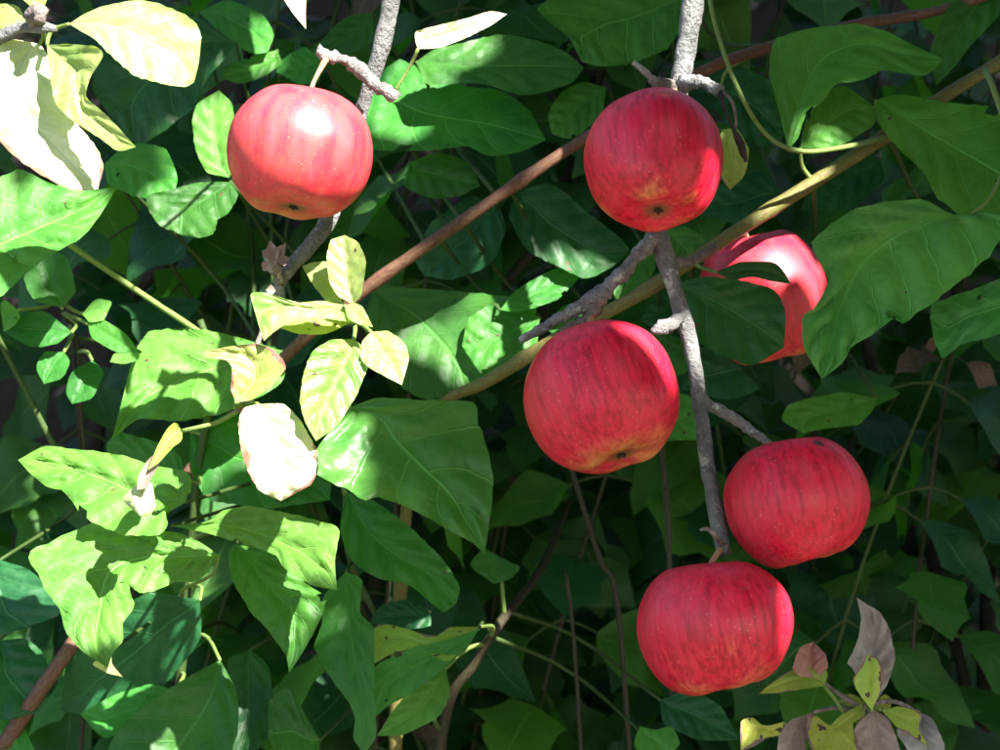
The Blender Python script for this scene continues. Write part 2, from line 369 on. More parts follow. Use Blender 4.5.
# ------------------------------------------------------------------ leaves traced from the photograph, each with its own distance, slope and curl
def hero_leaf(parent, mat, y, base, left, tip, right, sx=0.0, sz=0.55, mid=None, cup=0.10, pucker=0.0022, bow=0.0,
              n=40, m=6, stems=None, pet=None, smooth=0.55, serr=0.9, name='leaf', nv=6, petr=1.9, crump=1.0):
    if mat in ('withered', 'greydead', 'pinkbrown'): crump = 2.6
    if mat == 'sickly': crump = 1.7
    rnd = random.Random(int(base[0] * 31 + base[1] * 17 + tip[0]))
    Lp = polysamp([base] + left + [tip], n + 1, smooth); Rp = polysamp([base] + right + [tip], n + 1, smooth)
    Mp = catmull([base] + mid + [tip], n + 1) if mid else [(a + b) / 2 for a, b in zip(Lp, Rp)]
    allp = Lp + Rp; cx = sum(p.x for p in allp) / len(allp); cy = sum(p.y for p in allp) / len(allp)
    ln = sum((Mp[i + 1] - Mp[i]).length for i in range(n)) * K
    wd = max((a - b).length for a, b in zip(Lp, Rp)) * K * 0.5
    kk = K * (1 + y); sd = rnd.random() * 50
    b = MB(); cols = list(range(-m, m + 1))
    for i in range(n + 1):
        t = i / n; c = Mp[i]
        for j in cols:
            s = j / m; e = Lp[i] if j < 0 else Rp[i]
            p = c.lerp(e, abs(s))
            if abs(j) == m and 0 < i < n:
                p = p + (e - c) * serr * ((0.012 if i % 3 == 1 else -0.007) + (rnd.random() - 0.5) * 0.03 + 0.05 * noise.noise(Vector((t * 6.5, s * 3, sd))))
            yy = y + sx * (p.x - cx) * kk + sz * (cy - p.y) * kk
            wl = (e - c).length * K
            yy += -cup * abs(s) ** 1.6 * wl                    # edges lift towards the viewer
            yy += bow * ln * (2 * t - 1) ** 2
            ph = (t - 0.24 * abs(s)) * nv + (0.45 if s > 0 else 0)
            yy -= 1.35 * pucker * (abs(math.sin(math.pi * ph)) ** 0.7 * min(1, abs(s) * 3) * (1 - 0.5 * abs(s)) * min(1, wl / 0.012) + 0.0)
            q = Vector((p.x * K * 26, p.y * K * 26, sd))
            yy += (noise.noise(q) * 0.10 * wd + noise.noise(q * 2.6) * 0.045 * wd) * crump
            if crump > 1: yy += noise.noise(q * 6) * 0.12 * wd; p = p + Vector((noise.noise(q * 3), noise.noise(q * 3 + Vector((9, 0, 0))))) * (0.10 * wd / K)
            if abs(s) > 0.6: yy += noise.noise(Vector((t * 7, s * 2, sd))) * 0.16 * wl * (abs(s) - 0.6) / 0.4
            b.v.append(P(p.x, p.y, yy))
    W = 2 * m + 1; eaten = set()
    if mat in ('light', 'mid', 'fresh') and n >= 34:
        for q in range(rnd.choice((0, 0, 0, 1))):
            hi, hj = rnd.randint(5, n - 6), rnd.choice((2, 3, W - 4, W - 5)); eaten |= {(hi, hj)}
        if rnd.random() < .6:
            hi = rnd.randint(8, n - 9); sd_ = rnd.choice((0, W - 2)); eaten |= {(hi, sd_), (hi + 1, sd_)}
    for i in range(n):
        for j in range(W - 1):
            if (i, j) in eaten: continue
            u0, u1, v0, v1 = i / n, (i + 1) / n, j / (W - 1), (j + 1) / (W - 1)
            b.face((i * W + j, i * W + j + 1, (i + 1) * W + j + 1, (i + 1) * W + j), [(u0, v0), (u0, v1), (u1, v1), (u1, v0)])
    B = b.v[m].copy(); D = (b.v[m] - b.v[3 * W + m]).normalized()
    if pet:
        pts = [B] + [P(*q) for q in pet]; pts = [Vector(v) for v in catmull([tuple(v) for v in pts], 12)]
        b.tube(pts, [petr * K] * 12, 6, 1)
    elif stems:
        Q = min(stems, key=lambda q: (q - B).length + max(0, B.y - 0.02 - q.y) * 0.6)
        dl = (Q - B).length
        mdp = (B + Q) / 2 + Vector((0, .05 + dl * .3, 0))
        pts = catmull([tuple(B), tuple(mdp), tuple(Q)], 10) if dl > .045 else catmull([tuple(B), tuple(B.lerp(Q, .45) + D * dl * .12 + Vector((0, dl * .12, 0))), tuple(Q)], 10)
        b.tube(pts, [petr * K * (1 + 0.05 * i) for i in range(10)], 6, 1)
        if dl > .045: return b.build(name, [M[mat], M['darkstem']], parent)
    return b.build(name, [M[mat], M['greenstem'] if mat not in ('withered', 'greydead', 'pinkbrown') else M['spur']], parent)

# ------------------------------------------------------------------ the apple tree
LIMB = [Vector(p) for p in ((1.45, 0.10, 1.05), (1.25, 0.06, 1.45), (0.95, 0.03, 1.74), (0.55, 0.02, 1.86), (0.18, 0.02, 1.90), (-0.10, 0.01, 1.93), (-0.45, 0.0, 2.0), (-0.8, -0.03, 2.05))]
tree = thing('apple_tree', 'apple tree with grey lichened branches hanging down and pale sunlit leaves', 'apple tree', (1.62, 0.12, 0))
def smooth_tube(pts, rads, n, mat, name, parent, sides=14, rough=0.25, freq=14.0, seed=1):
    s = catmull([tuple(p) + (r,) for p, r in zip(pts, rads)], n)
    b = MB(); b.tube([Vector(q[:3]) for q in s], [q[3] for q in s], sides, 0, rough, seed, True, freq)
    return b.build(name, M[mat], parent)
smooth_tube([Vector((1.66, 0.14, -0.05)), Vector((1.60, 0.12, 0.4)), Vector((1.54, 0.12, 0.8)), Vector((1.45, 0.10, 1.05)), Vector((1.50, 0.14, 1.5)), Vector((1.62, 0.2, 2.1))],
            [0.12, 0.095, 0.085, 0.08, 0.06, 0.035], 40, 'bark', 'trunk', tree)
smooth_tube(LIMB, [0.055, 0.045, 0.036, 0.028, 0.022, 0.018, 0.013, 0.007], 60, 'bark', 'limb', tree, freq=30)

def limb_tube(pix, n, mat, name, parent, rough=0.22, freq=90, sides=12, top=None, seed=0, knob=0.0):
    pts, rad = stem_points(pix, n)
    if top is not None:
        ex = catmull([tuple(top[0]) + (top[1],), tuple(top[0].lerp(pts[0], 0.5) + Vector((0.012, 0, 0))) + (max(top[1], rad[0]),), tuple(pts[0]) + (rad[0],)], 16)[:-1]
        pts = [Vector(q[:3]) for q in ex] + pts; rad = [q[3] for q in ex] + rad
    if knob:
        rad = [r * (1 + knob * max(0, math.sin(i * 1.9 + seed)) * (0.4 + 0.6 * abs(noise.noise((i * 0.7, seed, 0))) * 2)) for i, r in enumerate(rad)]
    b = MB(); b.tube(pts, rad, sides, 0, rough, seed, True, freq)
    return b.build(name, M[mat], parent)

# left hanging branch
lb = limb_tube([(404, -70, 0.005, 10), (391, 0, 0.005, 9.5), (383, 42, 0.005, 9), (366, 95, 0.008, 7.5), (348, 155, 0.012, 7.5), (331, 214, 0.012, 9), (312, 244, 0.005, 8), (290, 268, 0, 7), (279, 290, -0.002, 6), (290, 308, -0.004, 4), (330, 322, -0.008, 3), (352, 322, -0.01, 3)],
               90, 'bark', 'branch', tree, top=(Vector((-0.03, 0.012, 1.925)), 0.009))
limb_tube([(317, 50, -0.012, 4.5), (330, 56, -0.010, 6), (345, 61, -0.006, 5.5), (358, 69, -0.003, 6.5), (368, 79, -0.005, 6), (381, 88, -0.008, 6.5), (393, 95, -0.010, 6.5), (397, 99, -0.01, 4)], 34, 'lichen_lit_bark', 'spur', lb, 0.5, 220, 10, knob=0.45, seed=2)  # paleness here is sunlight on the spur, put into its bark colour
limb_tube([(283, 283, -0.002, 5), (270, 262, -0.012, 6.5), (266, 250, -0.014, 4)], 14, 'spur', 'spur', lb, 0.5, 220, 9, knob=0.5, seed=4)
# right hanging branch
rb = limb_tube([(702, -80, 0.01, 11.7), (693, 0, 0.012, 11.2), (686, 50, 0.012, 10.8), (679, 90, 0.012, 10.3), (668, 150, 0.022, 9.0), (657, 222, 0.014, 9.9), (660, 240, 0.012, 10.3), (673, 285, 0.008, 8.6), (688, 335, 0.004, 7.9), (697, 380, 0.0, 7.4), (703, 430, -0.004, 7.5), (711, 485, -0.010, 7.7), (720, 535, -0.018, 7.9), (724, 553, -0.022, 8.1)],
               110, 'bark', 'branch', tree, top=(Vector((0.135, 0.02, 1.89)), 0.011), seed=5)
limb_tube([(656, 236, 0.012, 9), (640, 254, 0.006, 7), (622, 274, 0, 6.5), (604, 291, -0.004, 8), (585, 303, -0.008, 7), (562, 317, -0.012, 5.6), (540, 330, -0.016, 4.6), (520, 341, -0.018, 4.5)], 46, 'lichen_lit_bark', 'spur', rb, 0.45, 170, 10, knob=0.25, seed=7)
limb_tube([(604, 290, -0.004, 6), (597, 303, -0.006, 7.5), (592, 315, -0.008, 6.5), (578, 322, -0.008, 5), (562, 330, -0.004, 3)], 20, 'spur', 'spur', rb, 0.55, 220, 9, knob=0.4, seed=8)
limb_tube([(684, 316, 0.004, 4), (671, 324, -0.002, 6.5), (661, 328, -0.008, 6), (652, 332, -0.01, 3)], 14, 'lichen_lit_bark', 'spur', rb, 0.5, 240, 9, knob=0.4, seed=9)
limb_tube([(699, 399, 0, 7), (714, 407, 0.004, 5.5), (728, 415, 0.006, 6), (742, 424, 0.006, 5), (755, 433, 0.004, 4.5), (769, 444, -0.002, 3)], 30, 'lichen_lit_bark', 'spur', rb, 0.45, 170, 9, knob=0.3, seed=10)
limb_tube([(678, 86, 0.008, 9), (692, 82, -0.004, 6), (704, 83, -0.008, 5.5), (714, 88, -0.010, 5.5), (721, 91, -0.012, 5)], 24, 'lichen_lit_bark', 'spur', rb, 0.45, 200, 9, knob=0.45, seed=11)
limb_tube([(676, 88, 0.008, 8), (664, 86, -0.002, 7), (656, 82, -0.006, 5), (650, 78, -0.006, 3)], 16, 'spur', 'spur', rb, 0.5, 200, 9, knob=0.4, seed=12)
limb_tube([(674, 262, 0.012, 5), (690, 262, 0.04, 4), (708, 252, 0.07, 4), (728, 240, 0.09, 3.5), (745, 232, 0.11, 3)], 24, 'spur', 'spur', rb, 0.5, 200, 8, knob=0.4, seed=13)
limb_tube([(721, 91, -0.012, 2.2), (731, 100, -0.014, 1.8), (736, 118, -0.014, 1.6), (735, 130, -0.014, 1.8)], 14, 'spur', 'stipule', rb, 0.1)
limb_tube([(720, 92, -0.012, 2.2), (724, 108, -0.016, 1.8), (731, 124, -0.016, 1.6), (736, 134, -0.014, 3.5), (741, 146, -0.014, 4), (746, 162, -0.014, 2)], 18, 'darkbark', 'stipule', rb, 0.5, 200)
limb_tube([(722, 545, -0.022, 3), (716, 536, -0.036, 2.6), (708, 529, -0.038, 2), (700, 530, -0.038, 1.2)], 12, 'spur', 'bud_scale', rb, 0.3)
limb_tube([(655, 82, -0.006, 2), (645, 72, -0.008, 3.5), (633, 62, -0.008, 3)], 10, 'greydead', 'stipule', rb, 0.3)
# twig at the upper left, on its own shoot down from the limb
tb = limb_tube([(-140, -60, -0.02, 8), (-60, 15, -0.03, 7), (-10, 38, -0.032, 7), (18, 28, -0.034, 6), (40, 27, -0.036, 6), (58, 29, -0.036, 3)], 40, 'bark', 'branch', tree, top=(Vector((-0.55, -0.01, 2.01)), 0.008), seed=15)
limb_tube([(30, 27, -0.036, 5), (34, 15, -0.042, 8), (42, 10, -0.044, 6), (40, 22, -0.048, 5)], 16, 'spur', 'spur', tb, 0.6, 220, 9, knob=0.4, seed=16)

# apple-tree leaves
TL = [P(52, 29, -0.036), P(40, 27, -0.036)]
hero_leaf(tb, 'apple', -0.045, (69, 24), [(84, 14), (104, 6), (138, 0), (163, 5), (193, 19), (201, 36), (199, 62)], (194, 82), [(93, 38), (110, 54), (133, 74), (150, 81), (184, 87)], sx=0.15, sz=0.35, stems=TL, bow=0.1)
hero_leaf(tb, 'applepale_lit', -0.035, (40, 44), [(10, 40), (-18, 62), (-22, 110), (6, 148), (37, 172), (72, 190)], (98, 189), [(50, 60), (56, 95), (76, 122), (96, 146), (103, 168)], sx=0.1, sz=0.3, stems=TL, smooth=0.7)
hero_leaf(tb, 'apple', -0.052, (47, 45), [(49, 72), (55, 101), (70, 119), (98, 137), (118, 151)], (136, 147), [(70, 44), (98, 47), (103, 57), (90, 78), (86, 97), (102, 111), (116, 125)], sx=-0.5, sz=0.2, stems=TL, pucker=0.003, cup=0.3)
hero_leaf(tb, 'apple', -0.03, (26, 22), [(14, 26), (-8, 30)], (-35, 22), [(18, 6), (-5, 4)], stems=TL, n=14)
hero_leaf(tb, 'lime', -0.03, (34, 10), [(26, 2), (10, -12)], (0, -30), [(46, 4), (48, -12), (30, -28)], stems=TL, n=14)
hero_leaf(lb, 'applepale_lit', -0.02, (292, -60), [(268, -40), (278, -10), (292, 12)], (306, 29), [(312, -40), (308, -10), (306, 10)], stems=[P(400, -60, 0.005)], n=16)
hero_leaf(lb, 'applepale_lit', -0.012, (418, 49), [(415, 40), (416, 31), (440, 25), (468, 18), (490, 11)], (507, 14), [(438, 48), (456, 42), (470, 36), (490, 26)], sz=0.3, sx=0.1, pet=[(410, 66, -0.012), (395, 91, -0.010)], cup=0.3, pucker=0.003)
SP = [P(352, 322, -0.01), P(335, 322, -0.008)]
hero_leaf(lb, 'apple', -0.025, (353, 304), [(338, 296), (329, 280), (327, 254), (331, 240)], (345, 235), [(361, 296), (364, 282), (366, 262), (359, 243)], sx=-0.3, sz=0.2, stems=SP, cup=0.35)
hero_leaf(lb, 'apple', -0.012, (342, 303), [(326, 300), (314, 286)], (302, 266), [(340, 280), (330, 262), (314, 262)], stems=SP, n=18)
hero_leaf(lb, 'apple', -0.030, (356, 308), [(326, 301), (296, 302), (268, 293), (250, 294)], (264, 341), [(352, 322), (322, 318), (296, 320), (276, 330)], mid=[(320, 309), (280, 306), (258, 316)], sz=0.5, stems=SP, cup=0.25, smooth=0.4)
hero_leaf(lb, 'lime', -0.020, (352, 322), [(326, 334), (300, 334)], (280, 328), [(325, 318), (300, 317)], stems=SP, n=16)
hero_leaf(lb, 'apple', -0.034, (345, 306), [(352, 303), (362, 306)], (373, 327), [(348, 318), (358, 324)], stems=SP, n=14)
hero_leaf(lb, 'apple', -0.035, (354, 339), [(330, 340), (312, 352), (304, 372), (300, 398), (304, 420)], (316, 441), [(366, 350), (369, 364), (358, 392), (338, 425)], mid=[(342, 370), (322, 412)], sx=0.3, sz=0.3, stems=SP, cup=0.2, pucker=0.003)
hero_leaf(lb, 'apple', -0.030, (371, 332), [(362, 342), (362, 362), (384, 376)], (402, 385), [(388, 331), (403, 341), (409, 357)], stems=SP, pucker=0.003, n=20)
tw = limb_tube([(279, 290, -0.002, 4), (262, 330, 0.0, 3), (252, 365, -0.005, 3), (244, 402, -0.014, 4), (238, 412, -0.016, 4.5)], 26, 'spur', 'spur', lb, 0.4, 200, 8, seed=17)
S7 = [P(244, 404, -0.014)]
hero_leaf(lb, 'yellow', -0.030, (236, 402), [(231, 390), (232, 368), (226, 360), (205, 357)], (206, 351), [(252, 400), (276, 382), (286, 366), (276, 350), (256, 344), (232, 346)], mid=[(255, 378), (245, 356)], stems=S7, smooth=0.4, sz=0.2, cup=0.2)
hero_leaf(lb, 'applepale_lit', -0.040, (258, 404), [(244, 408), (238, 424), (244, 462), (258, 490)], (281, 501), [(284, 404), (302, 422), (316, 448), (317, 472), (312, 484), (298, 492)], sx=0.2, sz=0.15, stems=S7, cup=0.05, bow=0.1)
# curled dry leaf on its petiole
cd = hero_leaf(lb, 'lime', -0.020, (182, 431), [(176, 422), (166, 430), (154, 454)], (148, 470), [(182, 440), (172, 448), (160, 462)], pet=[(200, 427, -0.018), (218, 422, -0.016), (238, 411, -0.016)], cup=0.8, n=16, name='leaf', petr=2.4)
hero_leaf(lb, 'withered', -0.022, (157, 452), [(146, 462), (138, 478)], (137, 490), [(160, 462), (152, 478), (147, 488)], cup=0.9, n=14)
hero_leaf(lb, 'applepale_lit', -0.024, (145, 478), [(138, 484), (122, 498), (130, 507)], (140, 516), [(152, 484), (156, 502), (152, 513)], cup=-0.7, n=16, pucker=0.004)
# withered flower remains on the spur
for (bx, by, tx, ty, s) in ((275, 266, 270, 240, 7), (272, 262, 286, 243, 6), (270, 262, 263, 271, 6), (276, 262, 290, 258, 6), (276, 290, 266, 290, 6), (272, 252, 262, 256, 5)):
    dx, dy = tx - bx, ty - by; l = math.hypot(dx, dy); nx_, ny_ = -dy / l * s, dx / l * s
    hero_leaf(lb, 'withered', -0.022, (bx, by), [(bx + dx * .5 + nx_, by + dy * .5 + ny_)], (tx, ty), [(bx + dx * .5 - nx_, by + dy * .5 - ny_)], n=8, m=3, cup=0.6, name='sepal')

# ------------------------------------------------------------------ apples
def apple_mesh(seed, wr, hr, lop):
    """lathe with stalk cavity and eye basin, five faint ribs, lopsided"""
    prof = []
    for i in range(45):
        a = math.pi * i / 44                        # 0 top .. pi bottom
        r = math.sin(a) ** 0.99; z = math.cos(a)
        r *= 1 + 0.008 * math.cos(a) - 0.008 * math.cos(3 * a)
        top = math.exp(-(a / 0.33) ** 2); bot = math.exp(-((math.pi - a) / 0.40) ** 2)
        z = z * 0.93 - 0.27 * top + 0.20 * bot
        prof.append((r, z))
    b = MB(); N = 56; rnd = random.Random(seed); p1 = rnd.random() * 6; p2 = rnd.random() * 6
    for i, (r, z) in enumerate(prof):
        a = math.pi * i / 44
        for j in range(N):
            th = 2 * math.pi * j / N
            rib = 1 + 0.012 * math.cos(5 * th + p1) * (0.5 - 0.8 * math.cos(a)) + 0.02 * math.cos(2 * th + p2)
            x, y = r * rib * math.cos(th), r * rib * math.sin(th)
            zz = z * (1 + lop * math.cos(th - p2) * math.sin(a)) + 0.012 * math.cos(5 * th + p1) * math.exp(-((math.pi - a - 0.5) / 0.3) ** 2) * -1
            nv_ = noise.noise(Vector((x * 1.6, y * 1.6, zz * 1.6 + seed * 3))) * 0.03
            b.v.append(Vector((x * wr * (1 + nv_), y * wr * (1 + nv_), zz * hr * (1 + nv_))))
    for i in range(44):
        for j in range(N):
            k = (j + 1) % N
            b.face((i * N + j, (i + 1) * N + j, (i + 1) * N + k, i * N + k), [(j / N, i / 44), (j / N, (i + 1) / 44), ((j + 1) / N, (i + 1) / 44), ((j + 1) / N, i / 44)])
    return b
APPLES = [
    # px, py, y, half width px, half height px, roll, tilt, spin, label, stalk pixels, redness
    (300, 152, -0.030, 74, 71, -6, 9, 0.4, 'sunlit pale red apple with blown-out highlight, alone on the left branch', [(309, 100, -0.031), (313, 84, -0.028), (322, 66, -0.016), (328, 57, -0.010)], 0.03),
    (654, 161, -0.034, 71, 74, 2, 30, 2.1, 'shaded red apple at the top of the right branch, dark eye facing the camera', [(664, 108, -0.020), (670, 97, -0.008), (676, 88, 0.004)], 0.16),
    (603, 399, -0.036, 80, 79, 17, 24, 3.6, 'large red apple hanging left of the grey branch, below the knobby spur', [(590, 345, -0.030), (588, 330, -0.022), (592, 316, -0.010)], 0.10),
    (715, 627, -0.044, 80, 73, 10, 8, 5.0, 'lowest red apple, hanging at the very tip of the grey branch', [(700, 585, -0.034), (712, 562, -0.030), (721, 548, -0.022)], 0.05),
    (797, 502, -0.022, 73, 70, 13, 9, 1.2, 'red apple right of the grey branch, dark fleck on its top, touching the lowest apple', [(782, 455, -0.020), (776, 447, -0.012), (768, 443, -0.002)], 0.14),
    (764, 298, 0.120, 66, 74, 12, 0, 4.2, 'sunlit coral red apple half hidden behind dark green leaves', [(752, 255, 0.118), (748, 240, 0.114), (744, 232, 0.110)], 0.45),
]
LIT = []
for i, (px, py, y, hw, hh, roll, tilt, spin, label, stalk, red) in enumerate(APPLES):
    c = P(px, py, y); k = K * (1 + y)
    t = thing('apple', label, 'apple', c, 'ripe red apples')
    ax = -Vector((math.sin(R(roll)) * math.cos(R(tilt)), -math.sin(R(tilt)), -math.cos(R(roll)) * math.cos(R(tilt))))   # eye -> stalk
    rot = ax.to_track_quat('Z', 'Y').to_matrix().to_4x4() @ Matrix.Rotation(spin, 4, 'Z')
    mesh = apple_mesh(i + 1, hw * k / 1.03, hh * k / 0.93, (0.05, 0.03, 0.05, 0.06, 0.05, 0.03)[i])
    fl = None
    if i == 4: fl = tuple(rot.to_3x3().inverted() @ (P(818, 443, y - 0.014) - c))
    bo = bpy.data.objects.new('skin', mesh.mesh('skin', apple_mat('apple_skin_%d' % i, red, i * 0.37, (0.22, 0, 0, 0, 0, 0.08)[i], fl)))
    COL.objects.link(bo); bo.parent = t; bo.matrix_local = rot
    # eye: dried sepals in the basin
    cb = MB(); rz = -hh * k / 0.93 * 0.725
    for q in range(5):
        th = q * 2 * math.pi / 5; d = Vector((math.cos(th), math.sin(th), 0)); e = Vector((-math.sin(th), math.cos(th), 0))
        o0 = len(cb.v); r0 = 0.0006; r1 = 0.0014
        cb.v += [d * r0 - e * 0.0012 + Vector((0, 0, rz)), d * r0 + e * 0.0012 + Vector((0, 0, rz)), d * r1 + e * 0.0008 + Vector((0, 0, rz - 0.0012)), d * (r1 + .0012) - e * 0.0006 + Vector((0, 0, rz - 0.0016))]
        cb.face((o0, o0 + 1, o0 + 2, o0 + 3), [(0, 0)] * 4)
    cb.tube([Vector((0, 0, rz + 0.002)), Vector((0, 0, rz - 0.0012))], [0.0022, 0.0012], 8)
    ey = bpy.data.objects.new('calyx', cb.mesh('calyx', M['calyx'])); COL.objects.link(ey); ey.parent = t; ey.matrix_local = rot
    cav = c + (rot.to_3x3() @ Vector((0, 0, hh * k / 0.93 * 0.62)))
    sp = catmull([tuple(cav)] + [tuple(P(*q)) for q in stalk], 14)
    sb = MB(); sb.tube([Vector(q) - c for q in sp], [0.0009 + 0.0006 * abs(2 * q / 13 - 1) for q in range(14)], 8, 0, 0.15, i, True, 200)
    st = bpy.data.objects.new('stalk', sb.mesh('stalk', M['stalk'])); COL.objects.link(st); st.parent = t

# ------------------------------------------------------------------ broad-leaved shrubs with traced leaves
def cane(parent, pix, n, mat, name='cane', ground=None, rough=0.08, freq=60, sides=10, nodes=0.0):
    pts, rad = stem_points(pix, n)
    if ground is not None:
        e = pts[0]; gx, gy = ground; G = Vector((gx, gy, gh(gx, gy) - 0.02))
        ex = [Vector(q) for q in catmull([tuple(G), tuple(G.lerp(e, 0.5) + Vector((0.02, 0.02, 0))), tuple(e)], 16)][:-1]
        rad = [rad[0] * 1.1] * len(ex) + rad; pts = ex + pts
    if nodes: rad = [r * (1 + nodes * max(0, math.sin(i * 0.55)) ** 8) for i, r in enumerate(rad)]
    b = MB(); b.tube(pts, rad, sides, 0, rough, len(pts), True, freq); b.build(name, M[mat], parent)
    return pts

def leafset(parent, stems, rows):
    for r in rows:
        kw = dict(r[6]) if len(r) > 6 else {}
        hero_leaf(parent, r[0], r[1], r[2], r[3], r[4], r[5], stems=stems, **kw)

# A: arching red-brown cane
A = thing('arching_shrub', 'shrub with long red-brown cane arching diagonally behind the apples', 'shrub', (-0.36, 0.2, 0))
pA = cane(A, [(-70, 880, .15, 8), (5, 745, .12, 8), (75, 640, .116, 7.5), (150, 528, .18, 7), (225, 425, .18, 6.5), (290, 352, .11, 6.5), (370, 286, .095, 6.6), (480, 209, .09, 6.4), (580, 142, .09, 6.2), (700, 73, .10, 6), (770, 47, .115, 6), (860, 24, .115, 5.6), (945, 9, .115, 5), (1060, -30, .1, 4)], 110, 'redcane', ground=(-0.36, 0.2), nodes=0.25)
leafset(A, pA, [
    ('dark', .150, (236, 43), [(196, 17), (150, 20), (104, 52), (92, 90)], (138, 148), [(222, 62), (206, 82), (193, 109), (164, 130)], dict(sz=.3)),
    ('mid', .165, (198, 12), [(222, 34), (244, 50), (256, 54)], (268, 52), [(228, 0), (262, 14), (274, 34)], dict(sz=.7)),
    ('mid', .160, (277, 50), [(250, 57), (226, 66)], (222, 78), [(282, 64), (262, 77), (240, 84)], dict(sz=.5)),
    ('light', .130, (230, 178), [(206, 172), (196, 150), (192, 122), (197, 104)], (219, 90), [(238, 150), (236, 122), (232, 104)], dict(sz=.2)),
    ('mid', .120, (104, 164), [(120, 150), (140, 143), (166, 150), (178, 178)], (172, 198), [(108, 184), (126, 193), (146, 199)], dict(sz=.6)),
    ('deep', .105, (230, 182), [(200, 182), (168, 190), (146, 196), (150, 212), (160, 226)], (184, 236), [(238, 194), (230, 212), (219, 220), (214, 234), (200, 238)], dict(sz=.5)),
    ('mid', .150, (372, 84), [(388, 66), (404, 60), (440, 82), (500, 90), (530, 112)], (546, 140), [(364, 118), (366, 148), (428, 151), (468, 146), (488, 156), (520, 152)], dict(sz=.6, mid=[(420, 112), (490, 125)])),
    ('deep', .135, (416, 62), [(436, 48), (466, 42), (500, 34), (540, 42), (566, 52)], (584, 68), [(426, 84), (452, 84), (480, 84), (526, 95), (570, 84)], dict(sz=.6, mid=[(480, 66), (540, 66)])),
    ('mid', .150, (690, -6), [(640, -14), (570, -12), (538, 8), (556, 28), (568, 36)], (582, 62), [(682, 24), (668, 48), (630, 64), (600, 66)], dict(sz=.5)),
    ('mid', .140, (606, 88), [(584, 82), (562, 92), (548, 114)], (552, 134), [(602, 112), (584, 132), (568, 139)], dict(sz=.4)),
    ('mid', .160, (322, 60), [(304, 47), (282, 60)], (276, 72), [(320, 80), (300, 84)], dict(sz=.5)),
    ('deep', .175, (372, 12), [(344, 18), (318, 44)], (300, 62), [(374, 40), (350, 54), (322, 64)], dict(sz=.6)),
    ('dark', .150, (498, 204), [(470, 196), (432, 222), (414, 256)], (424, 276), [(506, 230), (490, 264), (452, 280)], dict(sz=.4)),
    ('deep', .150, (410, 162), [(440, 152), (470, 164)], (480, 186), [(404, 186), (432, 198), (460, 196)], dict(sz=.5)),
    ('dark', .130, (520, 190), [(552, 184), (590, 214), (622, 240)], (630, 250), [(508, 214), (528, 250), (584, 278), (614, 266)], dict(sz=.4)),
    ('mid', .125, (500, 310), [(516, 290), (552, 270)], (590, 262), [(520, 312), (556, 300), (574, 284)], dict(sz=.6)),
    ('deep', .128, (372, 290), [(380, 284), (402, 287), (452, 291), (504, 296), (536, 312)], (468, 396), [(364, 330), (384, 372), (420, 398)], dict(sz=.45, mid=[(420, 320), (455, 360)], nv=5)),
    ('mid', .122, (540, 318), [(510, 300), (470, 316)], (462, 346), [(536, 346), (512, 368), (482, 374)], dict(sz=.5)),
    ('mid', .130, (640, 240), [(622, 262), (612, 286)], (618, 304), [(656, 256), (652, 276), (636, 292)], dict(sz=.6)),
    ('light', .130, (660, 232), [(664, 252), (676, 266)], (690, 274), [(684, 226), (704, 238), (706, 254)], dict(sz=.6)),
    ('deep', .140, (610, 330), [(590, 300), (560, 308)], (548, 330), [(604, 352), (576, 350)], dict(sz=.5)),
    ('dark', .140, (720, 90), [(740, 70), (770, 80)], (790, 130), [(716, 110), (740, 136), (766, 146)], dict(sz=.4)),
    ('lime', .060, (722, 130), [(716, 150), (720, 176)], (730, 190), [(736, 128), (749, 150), (744, 176)], dict(sz=.3, n=16)),
    ('dark', .150, (780, 190), [(760, 170), (720, 184)], (690, 210), [(776, 214), (740, 226)], dict(sz=.5)),
])
# B: olive cane on the right
B_ = thing('olive_shrub', 'shrub with olive green cane and large crinkled leaves on the right', 'shrub', (-0.06, 0.22, 0))
pB = cane(B_, [(395, 860, .17, 6.5), (398, 640, .15, 6.5), (412, 470, .13, 6), (440, 406, .115, 5.5), (490, 380, .095, 6.2), (560, 336, .085, 6.6), (640, 294, .08, 6.8), (740, 229, .082, 7), (880, 140, .10, 7), (940, 99, .107, 6.8), (1010, 56, .107, 6.4), (1100, 0, .1, 6)], 100, 'olivecane', ground=(-0.06, 0.22), nodes=0.2)
sB = cane(B_, [(706, -30, .06, 2.4), (714, 20, .055, 2.4), (735, 82, .05, 2.4), (764, 132, .06, 2.4), (800, 151, .06, 2.4), (850, 146, .075, 2.6), (888, 136, .10, 2.8)], 50, 'greenstem', 'petiole')
cane(B_, [(985, 70, .075, 3.2), (992, 85, .06, 3.2), (1004, 120, .05, 3)], 14, 'greenstem', 'petiole')
